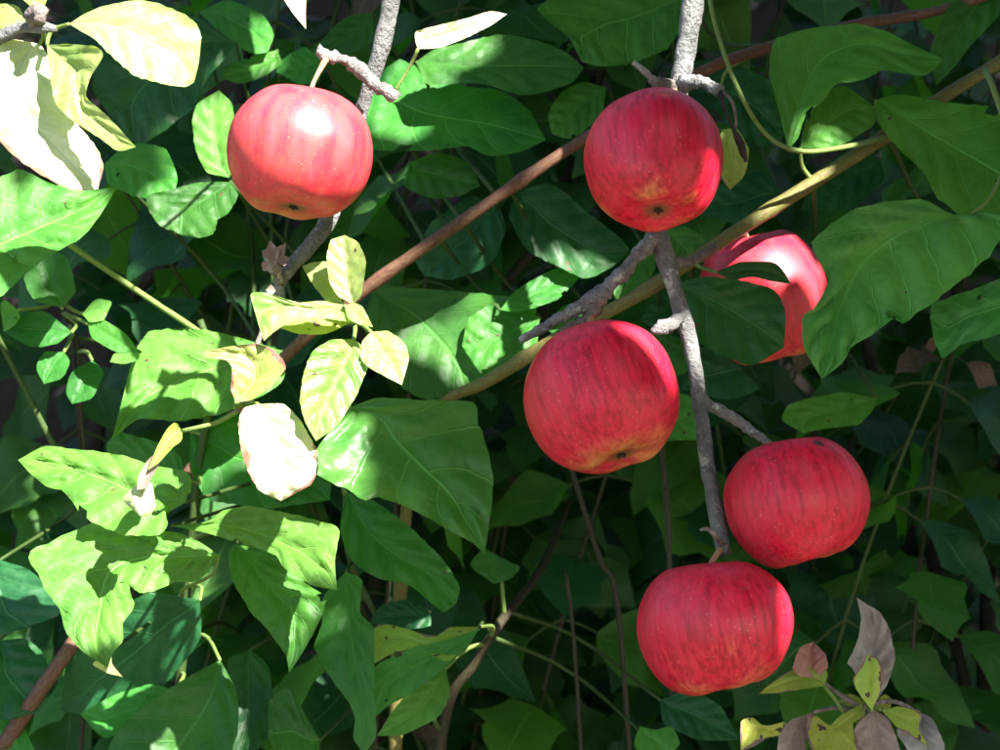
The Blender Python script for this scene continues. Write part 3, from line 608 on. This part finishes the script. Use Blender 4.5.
leafset(B_, pB, [
    ('mid', .075, (788, 150), [(782, 124), (768, 70), (773, 40), (805, 29), (855, 24), (890, 33), (908, 43)], (944, 59), [(798, 138), (806, 115), (825, 100), (836, 85), (863, 80), (883, 70), (900, 73), (925, 76)], dict(sz=.35, sx=-.1, mid=[(805, 88), (825, 58), (862, 44), (905, 54)], pet=[(794, 151, .06), (800, 151, .06)])),
    ('mid', .088, (800, 148), [(806, 120), (826, 92), (846, 86)], (876, 108), [(830, 148), (852, 140), (874, 124)], dict(sz=.4)),
    ('mid', .080, (876, 100), [(900, 94), (950, 103), (1000, 108), (1040, 130)], (1060, 210), [(880, 126), (900, 150), (926, 176), (940, 200), (990, 230)], dict(sz=.5, mid=[(940, 140), (1010, 180)])),
    ('fresh', .010, (972, 214), [(950, 214), (925, 199), (888, 202), (850, 209), (811, 243), (828, 278), (825, 291), (811, 312), (801, 315), (803, 348)], (822, 379), [(990, 212), (1012, 224), (974, 273), (958, 284), (933, 303), (915, 313), (905, 325), (895, 317), (875, 333), (850, 348), (845, 361)], dict(sz=.55, sx=.1, mid=[(930, 222), (898, 234), (863, 263), (843, 302), (836, 325)], pucker=.0065, smooth=.3, n=36, m=8, nv=7, pet=[(985, 205, .03), (1010, 150, .05), (1020, 50, .085)])),
    ('fresh', .030, (1060, 290), [(1030, 262), (1000, 279), (964, 292), (932, 304)], (930, 318), [(1030, 330), (1000, 334), (962, 344), (943, 359), (934, 340)], dict(sz=.5, smooth=.35)),
    ('dark', .050, (672, 284), [(706, 276), (748, 282), (770, 287), (779, 297), (786, 314)], (784, 348), [(684, 330), (712, 352), (750, 366)], dict(sz=.35, mid=[(715, 302), (755, 326)])),
    ('dark', .045, (716, 272), [(740, 262), (773, 262), (783, 270)], (791, 284), [(730, 280), (752, 277), (776, 282)], dict(sz=.4, n=14)),
    ('mid', .130, (876, 398), [(840, 392), (790, 404), (782, 420)], (803, 433), [(872, 412), (858, 424), (830, 428)], dict(sz=.6)),
    ('deep', .110, (1000, -20), [(962, -14), (946, 10), (930, 50)], (936, 86), [(1004, 10), (972, 44), (952, 70)], dict(sz=.2)),
    ('mid', .110, (610, 388), [(640, 392), (690, 396)], (700, 440), [(612, 420), (650, 440)], dict(sz=.5)),
    ('deep', .130, (690, 340), [(650, 330), (610, 320)], (600, 350), [(690, 370), (650, 380)], dict(sz=.5)),
    ('dark', .130, (740, 372), [(720, 344), (690, 352)], (682, 390), [(760, 388), (730, 400)], dict(sz=.5)),
    ('dark', .150, (880, 160), [(850, 150), (820, 170)], (800, 210), [(884, 180), (850, 210)], dict(sz=.5)),
    ('dark', .14, (700, 300), [(690, 280), (660, 290)], (640, 320), [(690, 320), (660, 330)], dict(sz=.5)),
])
# C: big soft leaves on the left
C_ = thing('broadleaf_shrub', 'broad-leaved shrub on the left with big pale green sunlit leaves', 'shrub', (-0.16, 0.25, 0))
pC = cane(C_, [(150, 900, .16, 5), (178, 700, .15, 5), (190, 560, .14, 4.6), (200, 460, .135, 4.2), (215, 370, .14, 4), (200, 320, .14, 3.4)], 60, 'darkstem', 'stem', ground=(-0.16, 0.25))
pC2 = cane(C_, [(190, 560, .14, 4), (80, 480, .14, 3.4), (20, 380, .135, 3), (-30, 280, .12, 3)], 30, 'darkstem', 'stem')
pC3 = cane(C_, [(190, 540, .14, 4), (280, 500, .125, 3.6), (330, 440, .11, 3), (350, 404, .10, 2.6)], 30, 'darkstem', 'stem')
cane(C_, [(62, 240, .11, 3), (70, 245, .11, 3), (130, 286, .12, 3), (196, 330, .13, 3), (215, 345, .14, 3)], 20, 'greenstem', 'petiole')
leafset(C_, pC + pC2 + pC3, [
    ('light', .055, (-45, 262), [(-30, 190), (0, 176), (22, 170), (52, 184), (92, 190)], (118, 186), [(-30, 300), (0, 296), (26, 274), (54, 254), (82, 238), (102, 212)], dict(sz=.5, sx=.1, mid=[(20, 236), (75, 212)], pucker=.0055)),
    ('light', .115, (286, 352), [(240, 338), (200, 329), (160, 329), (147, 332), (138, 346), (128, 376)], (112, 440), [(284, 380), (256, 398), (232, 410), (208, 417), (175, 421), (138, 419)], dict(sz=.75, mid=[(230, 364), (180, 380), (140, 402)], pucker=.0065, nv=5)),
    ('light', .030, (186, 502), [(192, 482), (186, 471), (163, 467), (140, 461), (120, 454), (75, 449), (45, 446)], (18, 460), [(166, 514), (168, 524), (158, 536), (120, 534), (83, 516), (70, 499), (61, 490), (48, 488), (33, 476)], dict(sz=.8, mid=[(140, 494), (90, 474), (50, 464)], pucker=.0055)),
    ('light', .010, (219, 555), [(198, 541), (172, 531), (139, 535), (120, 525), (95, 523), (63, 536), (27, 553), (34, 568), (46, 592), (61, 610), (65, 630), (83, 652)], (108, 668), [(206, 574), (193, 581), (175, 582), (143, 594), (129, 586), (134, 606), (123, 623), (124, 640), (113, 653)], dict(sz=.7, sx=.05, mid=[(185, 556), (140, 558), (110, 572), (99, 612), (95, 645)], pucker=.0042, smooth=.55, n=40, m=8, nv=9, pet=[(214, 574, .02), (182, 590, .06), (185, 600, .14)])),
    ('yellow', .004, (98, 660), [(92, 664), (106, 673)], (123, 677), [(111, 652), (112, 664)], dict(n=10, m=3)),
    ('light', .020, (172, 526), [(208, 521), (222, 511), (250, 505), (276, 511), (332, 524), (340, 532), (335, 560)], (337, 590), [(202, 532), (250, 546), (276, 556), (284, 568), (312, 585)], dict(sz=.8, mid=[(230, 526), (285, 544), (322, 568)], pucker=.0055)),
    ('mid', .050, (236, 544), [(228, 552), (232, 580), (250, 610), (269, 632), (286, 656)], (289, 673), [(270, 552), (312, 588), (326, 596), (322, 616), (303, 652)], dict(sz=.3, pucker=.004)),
    ('edgebrown', .050, (351, 407), [(332, 428), (316, 450), (318, 476), (343, 486), (358, 497), (369, 501), (376, 495), (390, 501), (405, 506), (430, 519), (450, 531), (470, 541)], (485, 554), [(376, 398), (425, 399), (474, 402), (477, 424), (487, 446), (494, 476), (491, 510)], dict(sz=.6, sx=.05, mid=[(380, 417), (398, 441), (425, 469), (452, 496)], pucker=.0055, smooth=.35, n=34, m=8, nv=5)),
    ('deep', .100, (186, 480), [(176, 450), (120, 432), (106, 446)], (110, 460), [(160, 490), (130, 480)], dict(sz=.4)),
    ('deep', .135, (190, 432), [(240, 410), (300, 430), (330, 470)], (330, 500), [(190, 470), (210, 500), (270, 508)], dict(sz=.4)),
    ('dark', .105, (0, 560), [(-40, 580), (-40, 630), (0, 636)], (32, 625), [(30, 570), (58, 600), (58, 616)], dict(sz=.5)),
    ('dark', .120, (200, 600), [(150, 592), (120, 610), (70, 650)], (60, 710), [(200, 640), (160, 690), (110, 720)], dict(sz=-.3)),
    ('mid', .115, (176, 690), [(150, 684), (112, 696)], (80, 714), [(176, 706), (140, 726), (104, 738)], dict(sz=.5)),
    ('deep', .095, (220, 660), [(176, 684), (130, 718), (108, 748)], (110, 790), [(236, 690), (238, 730), (210, 790)], dict(sz=.4)),
    ('dark', .120, (0, 640), [(-30, 690), (0, 720)], (40, 712), [(30, 640), (58, 680)], dict(sz=.5)),
    ('mid', .115, (52, 790), [(20, 720), (-10, 716)], (-30, 740), [(30, 780), (0, 780)], dict(sz=.5)),
])
# D: leaves at the bottom, left of centre
D_ = thing('hanging_shrub', 'shrub with drooping deep green leaves at the bottom, left of centre', 'shrub', (-0.02, 0.24, 0))
pD = cane(D_, [(420, 900, .16, 5.5), (446, 715, .14, 5.5), (474, 664, .135, 5), (502, 620, .135, 5), (540, 570, .22, 4), (570, 500, .32, 3)], 60, 'browncane', 'stem', ground=(-0.02, 0.24))
pD2 = cane(D_, [(440, 730, .14, 3), (390, 640, .13, 3), (350, 560, .12, 3), (345, 495, .12, 2.6)], 30, 'darkstem', 'stem')
leafset(D_, pD + pD2, [
    ('deep', .085, (346, 492), [(372, 500), (404, 522), (440, 556), (460, 586)], (456, 604), [(340, 530), (352, 562), (378, 578), (410, 586), (432, 604), (444, 613)], dict(sz=.45)),
    ('deep', .065, (346, 572), [(324, 596), (322, 622), (314, 648), (333, 682), (349, 703), (355, 720), (353, 738)], (364, 754), [(362, 580), (360, 612), (374, 628), (374, 660), (376, 715), (376, 738)], dict(sz=.2, mid=[(350, 630), (362, 700)], pucker=.003)),
    ('lime', .085, (479, 627), [(450, 627), (436, 636), (424, 634), (410, 630), (392, 625), (374, 626)], (372, 665), [(468, 644), (448, 662), (420, 650), (396, 652)], dict(sz=.95, pucker=.002, n=20)),
    ('mid', .078, (479, 629), [(446, 640), (412, 648), (374, 668)], (374, 718), [(468, 646), (446, 667), (413, 692), (388, 706)], dict(sz=.15)),
    ('light', .095, (446, 668), [(420, 680), (396, 706)], (377, 736), [(450, 696), (437, 718), (402, 735)], dict(sz=.4)),
    ('mid', .080, (668, 756), [(646, 760), (634, 744)], (640, 726), [(680, 744), (672, 726), (656, 730)], dict(sz=.5, n=16)),
    ('dark', .120, (430, 612), [(406, 600), (380, 606)], (370, 622), [(430, 626), (400, 630)], dict(sz=.6)),
    ('deep', .130, (500, 560), [(484, 548), (470, 566)], (494, 584), [(520, 566), (512, 578)], dict(sz=.5, n=14)),
    ('dark', .130, (660, 700), [(690, 690), (720, 706)], (740, 740), [(664, 724), (700, 740)], dict(sz=.5)),
    ('deep', .110, (320, 740), [(290, 690), (270, 700)], (268, 736), [(318, 770), (284, 770)], dict(sz=.5)),
    ('dark', .13, (250, 650), [(228, 660), (224, 720)], (232, 780), [(270, 670), (272, 730)], dict(sz=.4)),
])
# E: small-leaved plant at the left edge
E_ = thing('small_leaved_plant', 'small-leaved plant low at the left edge, under the big pale leaf', 'plant', (-0.22, 0.28, 0))
pE = cane(E_, [(75, 860, .16, 2), (90, 560, .16, 2), (80, 400, .15, 2), (78, 345, .14, 2), (64, 315, .13, 1.8), (58, 300, .125, 1.5)], 40, 'browncane', 'stem', ground=(-0.22, 0.28))
leafset(E_, pE, [
    ('deep', .105, (72, 332), [(46, 312), (20, 312)], (2, 330), [(56, 344), (30, 347)], dict(sz=.5, n=16)),
    ('light', .110, (106, 314), [(112, 302), (96, 299)], (82, 314), [(104, 320), (90, 322)], dict(sz=.5, n=14, m=4)),
    ('deep', .115, (62, 308), [(34, 300), (24, 278)], (38, 250), [(76, 290), (66, 256)], dict(sz=.3, n=16)),
    ('mid', .105, (64, 352), [(44, 352), (36, 368)], (44, 384), [(70, 362), (62, 378)], dict(sz=.5, n=14, m=4)),
    ('mid', .105, (88, 324), [(100, 318), (124, 332)], (140, 352), [(92, 338), (116, 352)], dict(sz=.5, n=14, m=4)),
    ('light', .100, (18, 310), [(6, 300), (0, 304)], (4, 332), [(20, 318), (14, 326)], dict(sz=.4, n=12, m=4)),
    ('light', .100, (140, 352), [(126, 350), (114, 354)], (110, 362), [(138, 360), (124, 364)], dict(sz=.6, n=12, m=4)),
    ('deep', .120, (92, 360), [(72, 372), (66, 392)], (72, 404), [(104, 372), (92, 398)], dict(sz=.5, n=14, m=4)),
])
# F: sickly sprig at the lower right
F_ = thing('withered_sprig', 'sickly sprig with half yellow, half withered grey-brown leaves at the lower right', 'sprig', (0.16, 0.02, 0))
pF = cane(F_, [(866, 900, .04, 3.4), (862, 800, .03, 3), (860, 730, .01, 2.6), (862, 712, .0, 2.4), (868, 704, -.004, 2)], 30, 'spur', 'stem', ground=(0.16, 0.05))
leafset(F_, pF, [
    ('greydead', .004, (874, 706), [(853, 670), (846, 662), (858, 640), (860, 618)], (856, 597), [(884, 690), (894, 660), (890, 630), (880, 612), (868, 604)], dict(sz=-.1, cup=.5, pucker=.004, smooth=.4)),
    ('sickly', -.012, (872, 709), [(860, 696), (853, 680), (862, 664)], (868, 655), [(880, 694), (884, 676), (880, 660)], dict(sz=.1, n=18, cup=.2)),
    ('sickly', -.004, (824, 686), [(800, 690), (776, 694)], (758, 694), [(828, 672), (812, 664), (790, 670)], dict(sz=.6, n=18, pet=[(834, 698, -.004), (845, 714, .0), (858, 722, .004)])),
    ('pinkbrown', .0, (818, 678), [(800, 676), (794, 668), (800, 648)], (814, 642), [(828, 668), (826, 654)], dict(sz=.2, n=16, cup=.4, pucker=.004)),
    ('sickly', -.014, (860, 706), [(842, 712), (828, 726), (812, 712), (806, 716), (806, 736), (812, 752)], (830, 790), [(866, 716), (852, 724), (856, 740), (862, 756)], dict(sz=.7, n=24, smooth=.3)),
    ('withered', -.008, (812, 712), [(792, 720), (780, 738)], (776, 770), [(808, 722), (806, 750), (812, 770)], dict(sz=.5, n=18, cup=.3, pucker=.004)),
    ('withered', -.008, (874, 710), [(858, 724), (852, 736), (862, 752)], (874, 780), [(888, 718), (896, 738), (900, 760)], dict(sz=.4, n=18, cup=.3, pucker=.004)),
    ('sickly', -.012, (880, 710), [(896, 726), (914, 738)], (930, 748), [(900, 706), (922, 714), (918, 728)], dict(sz=.7, n=18, smooth=.3)),
    ('greydead', -.004, (918, 714), [(896, 730), (908, 750)], (926, 782), [(932, 720), (944, 745), (940, 760)], dict(sz=.4, n=18, cup=.4, pucker=.004)),
    ('sickly', -.010, (783, 722), [(764, 726), (752, 718), (741, 722)], (741, 752), [(782, 734), (768, 738), (756, 746)], dict(sz=.7, n=18, pet=[(800, 735, .0), (840, 740, .005), (860, 735, .01)])),
    ('sickly', .012, (868, 706), [(856, 696), (846, 694)], (838, 702), [(862, 708), (850, 708)], dict(sz=.6, n=12, m=4)),
    ('sickly', .012, (872, 706), [(884, 694), (892, 700)], (890, 708), [(880, 708), (886, 710)], dict(sz=.6, n=12, m=4)),
])

# ------------------------------------------------------------------ woody stems in the shade
def woody(label, cat, pix, ground, mat='darkbark', n=50, name='woody_stem', twigs=()):
    pts, rad = stem_points(pix, n)
    t = thing(name, label, cat, (ground[0], ground[1], gh(*ground)))
    G = Vector((ground[0], ground[1], gh(*ground) - 0.03))
    ex = [Vector(q) for q in catmull([tuple(G), tuple(G.lerp(pts[0], .5) + Vector((.015, 0, 0))), tuple(pts[0])], 20)][:-1]
    b = MB()
    if name == 'dry_stalk': rad = [r * .7 for r in rad]
    b.tube(ex + pts, [rad[0] * 1.15] * len(ex) + rad, 10, 0, .3, len(label), True, 60); b.build('stem', M[mat], t)
    for tp in twigs:
        p2, r2 = stem_points(tp, 20); q = MB(); q.tube(p2, r2, 8, 0, .35, 3, True, 90); q.build('twig', M[mat], t)
    return t
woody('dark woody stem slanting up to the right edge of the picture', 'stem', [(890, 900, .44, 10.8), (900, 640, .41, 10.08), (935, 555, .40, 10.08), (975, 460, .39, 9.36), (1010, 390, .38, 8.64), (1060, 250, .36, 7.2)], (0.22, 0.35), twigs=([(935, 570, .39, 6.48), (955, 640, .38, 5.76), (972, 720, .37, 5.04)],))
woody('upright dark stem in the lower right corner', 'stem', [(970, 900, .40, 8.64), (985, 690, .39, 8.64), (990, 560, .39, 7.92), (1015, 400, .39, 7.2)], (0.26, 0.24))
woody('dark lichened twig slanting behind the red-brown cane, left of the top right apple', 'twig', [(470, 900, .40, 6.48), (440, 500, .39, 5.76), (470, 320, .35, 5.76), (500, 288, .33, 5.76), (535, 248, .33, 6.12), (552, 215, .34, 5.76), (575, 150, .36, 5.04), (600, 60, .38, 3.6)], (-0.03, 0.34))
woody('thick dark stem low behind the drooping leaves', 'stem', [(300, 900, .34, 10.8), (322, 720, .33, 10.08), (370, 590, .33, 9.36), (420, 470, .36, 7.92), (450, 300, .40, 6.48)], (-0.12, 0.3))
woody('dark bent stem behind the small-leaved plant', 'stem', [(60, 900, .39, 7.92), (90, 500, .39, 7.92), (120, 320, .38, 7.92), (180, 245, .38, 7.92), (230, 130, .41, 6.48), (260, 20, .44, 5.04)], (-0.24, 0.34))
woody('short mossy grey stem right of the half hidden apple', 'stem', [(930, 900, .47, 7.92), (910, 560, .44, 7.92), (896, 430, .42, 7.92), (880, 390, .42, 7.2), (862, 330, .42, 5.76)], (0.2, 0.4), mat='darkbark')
for lab, px in (('thin dry stalk leaning below the large apple', [(640, 900, .2, 4), (618, 610, .2, 4), (600, 560, .2, 4), (572, 470, .2, 4), (556, 400, .22, 3)]),
                ('upright green stalk between the large apple and the lowest apple', [(676, 900, .15, 4.5), (670, 600, .15, 4.5), (668, 520, .15, 4.5), (660, 430, .16, 4), (656, 330, .18, 3)]),
                ('short pale stalk in the dark gap at the bottom centre', [(590, 900, .16, 3), (578, 700, .16, 3), (572, 620, .16, 3), (566, 572, .16, 2.6)])):
    g0 = P(px[0][0], px[0][1], px[0][2]); woody(lab, 'stalk', px, (g0.x, px[0][2] + 0.06), 'browncane', name='dry_stalk')

# ------------------------------------------------------------------ thicket behind: canes with paired leaves, every leaf its own object
def leaf_proto(kind, seed, n=10, m=2, petiole=True):
    rnd = random.Random(seed)
    wd = (0.33, 0.40, 0.28, 0.44)[kind]; pk = (0.40, 0.36, 0.45, 0.32)[kind]
    b = MB(); bend = 0.15 + 0.25 * rnd.random(); fold = 0.10 + 0.2 * rnd.random(); tw = (rnd.random() - .5) * .5
    for i in range(n + 1):
        t = i / n
        hw = wd * (math.sin(math.pi * t ** (math.log(0.5) / math.log(pk))) ** 0.85) if 0 < t < 1 else 0.004
        hw *= 1 + 0.10 * math.sin(t * 19 + seed) + 0.05 * (rnd.random() - .5)
        for j in range(-m, m + 1):
            s = j / m
            x = s * hw * (1 + 0.12 * math.sin(t * 15 + j)) ; y = t + 0.35
            z = -bend * t * t + fold * abs(s) * hw + 0.05 * math.sin(t * 9 + s * 2 + seed) * hw / .3 + tw * s * hw * t
            x += 0.06 * math.sin(t * 3 + seed)
            b.v.append(Vector((x, y, z)))
    W = 2 * m + 1
    for i in range(n):
        for j in range(W - 1):
            u0, u1, v0, v1 = i / n, (i + 1) / n, j / (W - 1), (j + 1) / (W - 1)
            b.face((i * W + j, i * W + j + 1, (i + 1) * W + j + 1, (i + 1) * W + j), [(u0, v0), (u0, v1), (u1, v1), (u1, v0)])
    x0 = b.v[m].x
    if petiole: b.tube([Vector((0, 0, 0)), Vector((x0 * .5, 0.18, 0.02)), Vector((x0, 0.36, 0))], [0.018, 0.014, 0.013], 4, 1, cap=False)
    return b
PROTO = {}
M['t_litter'] = M['litter']
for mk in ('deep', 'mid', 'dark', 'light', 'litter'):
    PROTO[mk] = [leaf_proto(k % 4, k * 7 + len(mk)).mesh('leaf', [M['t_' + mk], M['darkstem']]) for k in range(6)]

def place_leaf(parent, mk, p, d, nrm, size, rnd, flat=None):
    d = d.normalized(); x = d.cross(nrm).normalized(); z = x.cross(d)
    mt = Matrix((x, d, z)).transposed().to_4x4(); mt.translation = p
    mt = mt @ Matrix.Diagonal((size, size, size, 1))
    me = rnd.choice(PROTO[mk])
    if flat is not None:
        o0 = len(flat.v); flat.v += [mt @ v.co for v in me.vertices]
        uvl = me.uv_layers[0].data
        for pl in me.polygons:
            flat.face(tuple(o0 + i for i in pl.vertices), [tuple(uvl[k].uv) for k in pl.loop_indices], pl.material_index)
        return
    o = bpy.data.objects.new('leaf', me); COL.objects.link(o); o.parent = parent
    o.matrix_parent_inverse = Matrix.Translation(parent.location).inverted(); o.matrix_basis = mt

def in_view(p, mg=1.15):
    d = 1 + p.y
    return d > 0 and abs(p.x) < .22 * d * mg and abs(p.z - CAMZ) < .165 * d * mg

def thicket(label, x0, x1, ya, yb, ncane, seed, mats, size=(.045, .075)):
    rnd = random.Random(seed)
    t = thing('thicket_shrub', label, 'shrub', ((x0 + x1) / 2, (ya + yb) / 2, gh((x0 + x1) / 2, (ya + yb) / 2)), 'thicket shrubs behind the apples')
    extra = MB(); count = 0
    for c in range(ncane):
        bx = rnd.uniform(x0, x1); by = rnd.uniform(ya, yb); top = rnd.uniform(1.35, 2.0)
        lean = Vector((rnd.uniform(-.25, .25), rnd.uniform(-.12, .06), 0))
        pts = []
        for i in range(40):
            s = i / 39; gz = gh(bx, by) - .02
            q = Vector((bx, by, gz)) + lean * s * s * 1.4 + Vector((.02 * math.sin(s * 8 + c), .02 * math.cos(s * 7 + c), (top - gz) * (s - .12 * s * s * (lean.length * 3))))
            q.y = max(q.y, .19); pts.append(q)
        cb = MB(); cb.tube(pts, [.0024 * (1 - .6 * i / 39) for i in range(40)], 7, 0, .1, c, True, 60)
        cb.build('cane', M[rnd.choice(('browncane', 'darkstem', 'darkstem'))], t)
        ang = rnd.random() * 6; acc = 0
        for i in range(1, 40):
            acc += (pts[i] - pts[i - 1]).length
            if pts[i].z < .82 or acc < .024: continue
            acc = 0; ang += 1.4 + rnd.random() * .5
            for sgn in (0, math.pi):
                a = ang + sgn; d = Vector((math.cos(a), math.sin(a) * .8 - .25, -.15 - rnd.random() * .6))
                nrm = Vector((rnd.uniform(-.4, .4), -.55 + rnd.uniform(-.3, .3), .9))
                size_ = rnd.uniform(*size); tipp = pts[i] + d.normalized() * size_ * 1.35
                if tipp.y < .17: continue
                if pts[i].z > 2.05: continue
                mk = rnd.choice(mats) if (i * 7 + c * 3) % 19 else 'litter'
                if mk == 'litter': size_ *= .55
                if (in_view(tipp) or in_view(pts[i]) or in_view((pts[i] + tipp) / 2)) and count < 290:
                    place_leaf(t, mk, pts[i], d, nrm, size_, rnd); count += 1
                elif abs(pts[i].x) < 0.6: place_leaf(t, mk, pts[i], d, nrm, size_, rnd, extra)
    if extra.v: tag(extra.build('foliage', [M['t_deep'], M['greenstem']], t), 'leaves of the shrub outside the picture', kind='stuff')
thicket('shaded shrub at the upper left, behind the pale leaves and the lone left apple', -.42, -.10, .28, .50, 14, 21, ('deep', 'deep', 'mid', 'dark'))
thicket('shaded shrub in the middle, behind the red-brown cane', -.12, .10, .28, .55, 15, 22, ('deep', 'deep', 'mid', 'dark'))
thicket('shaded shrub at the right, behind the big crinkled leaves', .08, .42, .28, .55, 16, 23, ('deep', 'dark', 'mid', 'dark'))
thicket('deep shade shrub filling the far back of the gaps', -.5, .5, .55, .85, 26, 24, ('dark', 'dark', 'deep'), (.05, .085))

# leaf litter and dead bits on the bank
rnd = random.Random(5); lit = MB()
for i in range(1600):
    x = rnd.uniform(-.8, .8); y = rnd.uniform(.45, 1.7); p = Vector((x, y, gh(x, y) + .008)); s = rnd.uniform(.012, .034)
    e = .02; nrm = Vector((gh(x - e, y) - gh(x + e, y), gh(x, y - e) - gh(x, y + e), 2 * e)).normalized()
    nrm = (nrm + Vector((rnd.uniform(-.5, .5), rnd.uniform(-.5, .5), rnd.uniform(-.3, .3)))).normalized()
    a = nrm.cross(Vector((rnd.random() - .5, rnd.random() - .5, rnd.random() - .5))).normalized(); b_ = nrm.cross(a)
    o0 = len(lit.v)
    lit.v += [p - a * s, p - b_ * s * .45 + nrm * s * .2, p + a * s + nrm * s * .3, p + b_ * s * .45 + nrm * s * .25]
    lit.face((o0, o0 + 1, o0 + 2, o0 + 3), [(0, .5), (.5, 0), (1, .5), (.5, 1)])
tag(lit.build('leaf_litter', M['litter']), 'scattered dry brown fallen leaves lying on the dark bank', 'leaf litter', kind='stuff')

# ------------------------------------------------------------------ crown of the apple tree overhead: it throws the dappled shade
U = SUN.cross(Vector((0, 0, 1))).normalized(); V = U.cross(SUN).normalized()
C0 = Vector((0, .1, CAMZ))
HOLES = [(350, 438, .05, 7), (30, 105, -.03, 115), (130, 45, -.04, 90), (100, 100, -.04, 70), (300, 135, -.04, 78), (250, 130, -.04, 50), (340, 190, -.03, 40), (386, 20, 0, 40), (368, 80, 0, 45),
         (345, 265, -.02, 42), (290, 312, -.03, 55), (345, 325, -.03, 40), (335, 385, -.03, 55), (388, 355, -.03, 32), (255, 370, -.03, 45), (275, 450, -.04, 55), (278, 262, 0, 35), (145, 490, -.02, 30),
         (25, 205, .055, 22), (190, 372, .115, 55), (150, 390, .115, 35), (55, 466, .03, 38), (170, 490, .03, 14), (75, 560, .01, 55), (130, 560, .01, 45), (95, 610, .01, 40), (190, 558, .01, 25),
         (305, 545, .02, 36), (450, 30, 0, 40), (490, 20, 0, 25), (208, 145, .13, 22), (258, 40, .16, 18),
         (686, 25, .01, 26), (695, 65, .01, 14), (798, 262, .10, 20), (758, 258, .11, 10), (450, 630, .085, 4), (572, 272, .12, 8),
         (790, 640, -.05, 2), (690, 352, 0, 11), (410, 62, .15, 10), (440, 60, .13, 10), (385, 112, .15, 12), (660, 328, -.01, 8), (480, 20, .13, 8), (180, 205, .1, 8)]
HP = []
for (px, py, y, r) in HOLES:
    q = P(px, py, y) - C0; HP.append((q.dot(U), q.dot(V), r * K))
rnd = random.Random(3); cr = MB(); cproto = [leaf_proto(k % 4, 100 + k, 5, 1, False) for k in range(4)]
cm = [p.mesh('crown_leaf', [M['apple'], M['greenstem']]) for p in cproto]
placed = 0; GAP = Vector((-.03, -.62, .78)).normalized(); GP = P(690, 330, -.05)
for i in range(23000):
    a = rnd.uniform(-1.3, .75); b_ = rnd.uniform(-.68, 1.2); tt = rnd.uniform(.80, 1.30)
    size = rnd.uniform(.036, .062) * (1.7 if b_ > .75 else 1)
    if any((a - h[0]) ** 2 + (b_ - h[1]) ** 2 < (h[2] + size * .50) ** 2 for h in HP): continue
    p = C0 + U * a + V * b_ + SUN * tt
    gq = p - GP; gl = gq.dot(GAP)
    if (gq - GAP * gl).length < .15: continue          # opening where blue sky shows
    if in_view(p, 1.5) or p.z < CAMZ + .12: continue
    d = Vector((rnd.uniform(-1, 1), rnd.uniform(-1, 1), rnd.uniform(-.8, .3))).normalized()
    nrm = (SUN + Vector((rnd.uniform(-.5, .5), rnd.uniform(-.5, .5), rnd.uniform(-.5, .5)))).normalized()
    d = (d - nrm * d.dot(nrm) * .85).normalized(); x = d.cross(nrm)
    if x.length < .2: continue
    x.normalize(); z = x.cross(d)
    mt = Matrix((x, d, z)).transposed().to_4x4(); mt.translation = p - d * size * .85; mt = mt @ Matrix.Diagonal((size * 1.25, size, size, 1))
    me = cm[i % 4]; o0 = len(cr.v); cr.v += [mt @ v.co for v in me.vertices]; uvl = me.uv_layers[0].data
    for pl in me.polygons: cr.face(tuple(o0 + q for q in pl.vertices), [tuple(uvl[q].uv) for q in pl.loop_indices], pl.material_index)
    placed += 1
print('crown leaves', placed)
tag(cr.build('crown', [M['crown']], tree), 'leafy crown overhead', kind='stuff')
for k in range(9):      # boughs that carry the crown
    a = -.7 + 1.4 * k / 8; e = C0 + U * a + V * rnd.uniform(.2, .5) + SUN * rnd.uniform(1.1, 1.3)
    s0 = min(LIMB, key=lambda q: abs(q.x - e.x)) if e.x < .9 else LIMB[2]
    q = catmull([tuple(s0), tuple(s0.lerp(e, .5) + Vector((0, 0, .18))), tuple(e)], 24)
    bb = MB(); bb.tube([Vector(v) for v in q], [.012 * (1 - .7 * i / 23) for i in range(24)], 8, 0, .2, k, True, 30); bb.build('bough', M['bark'], tree)
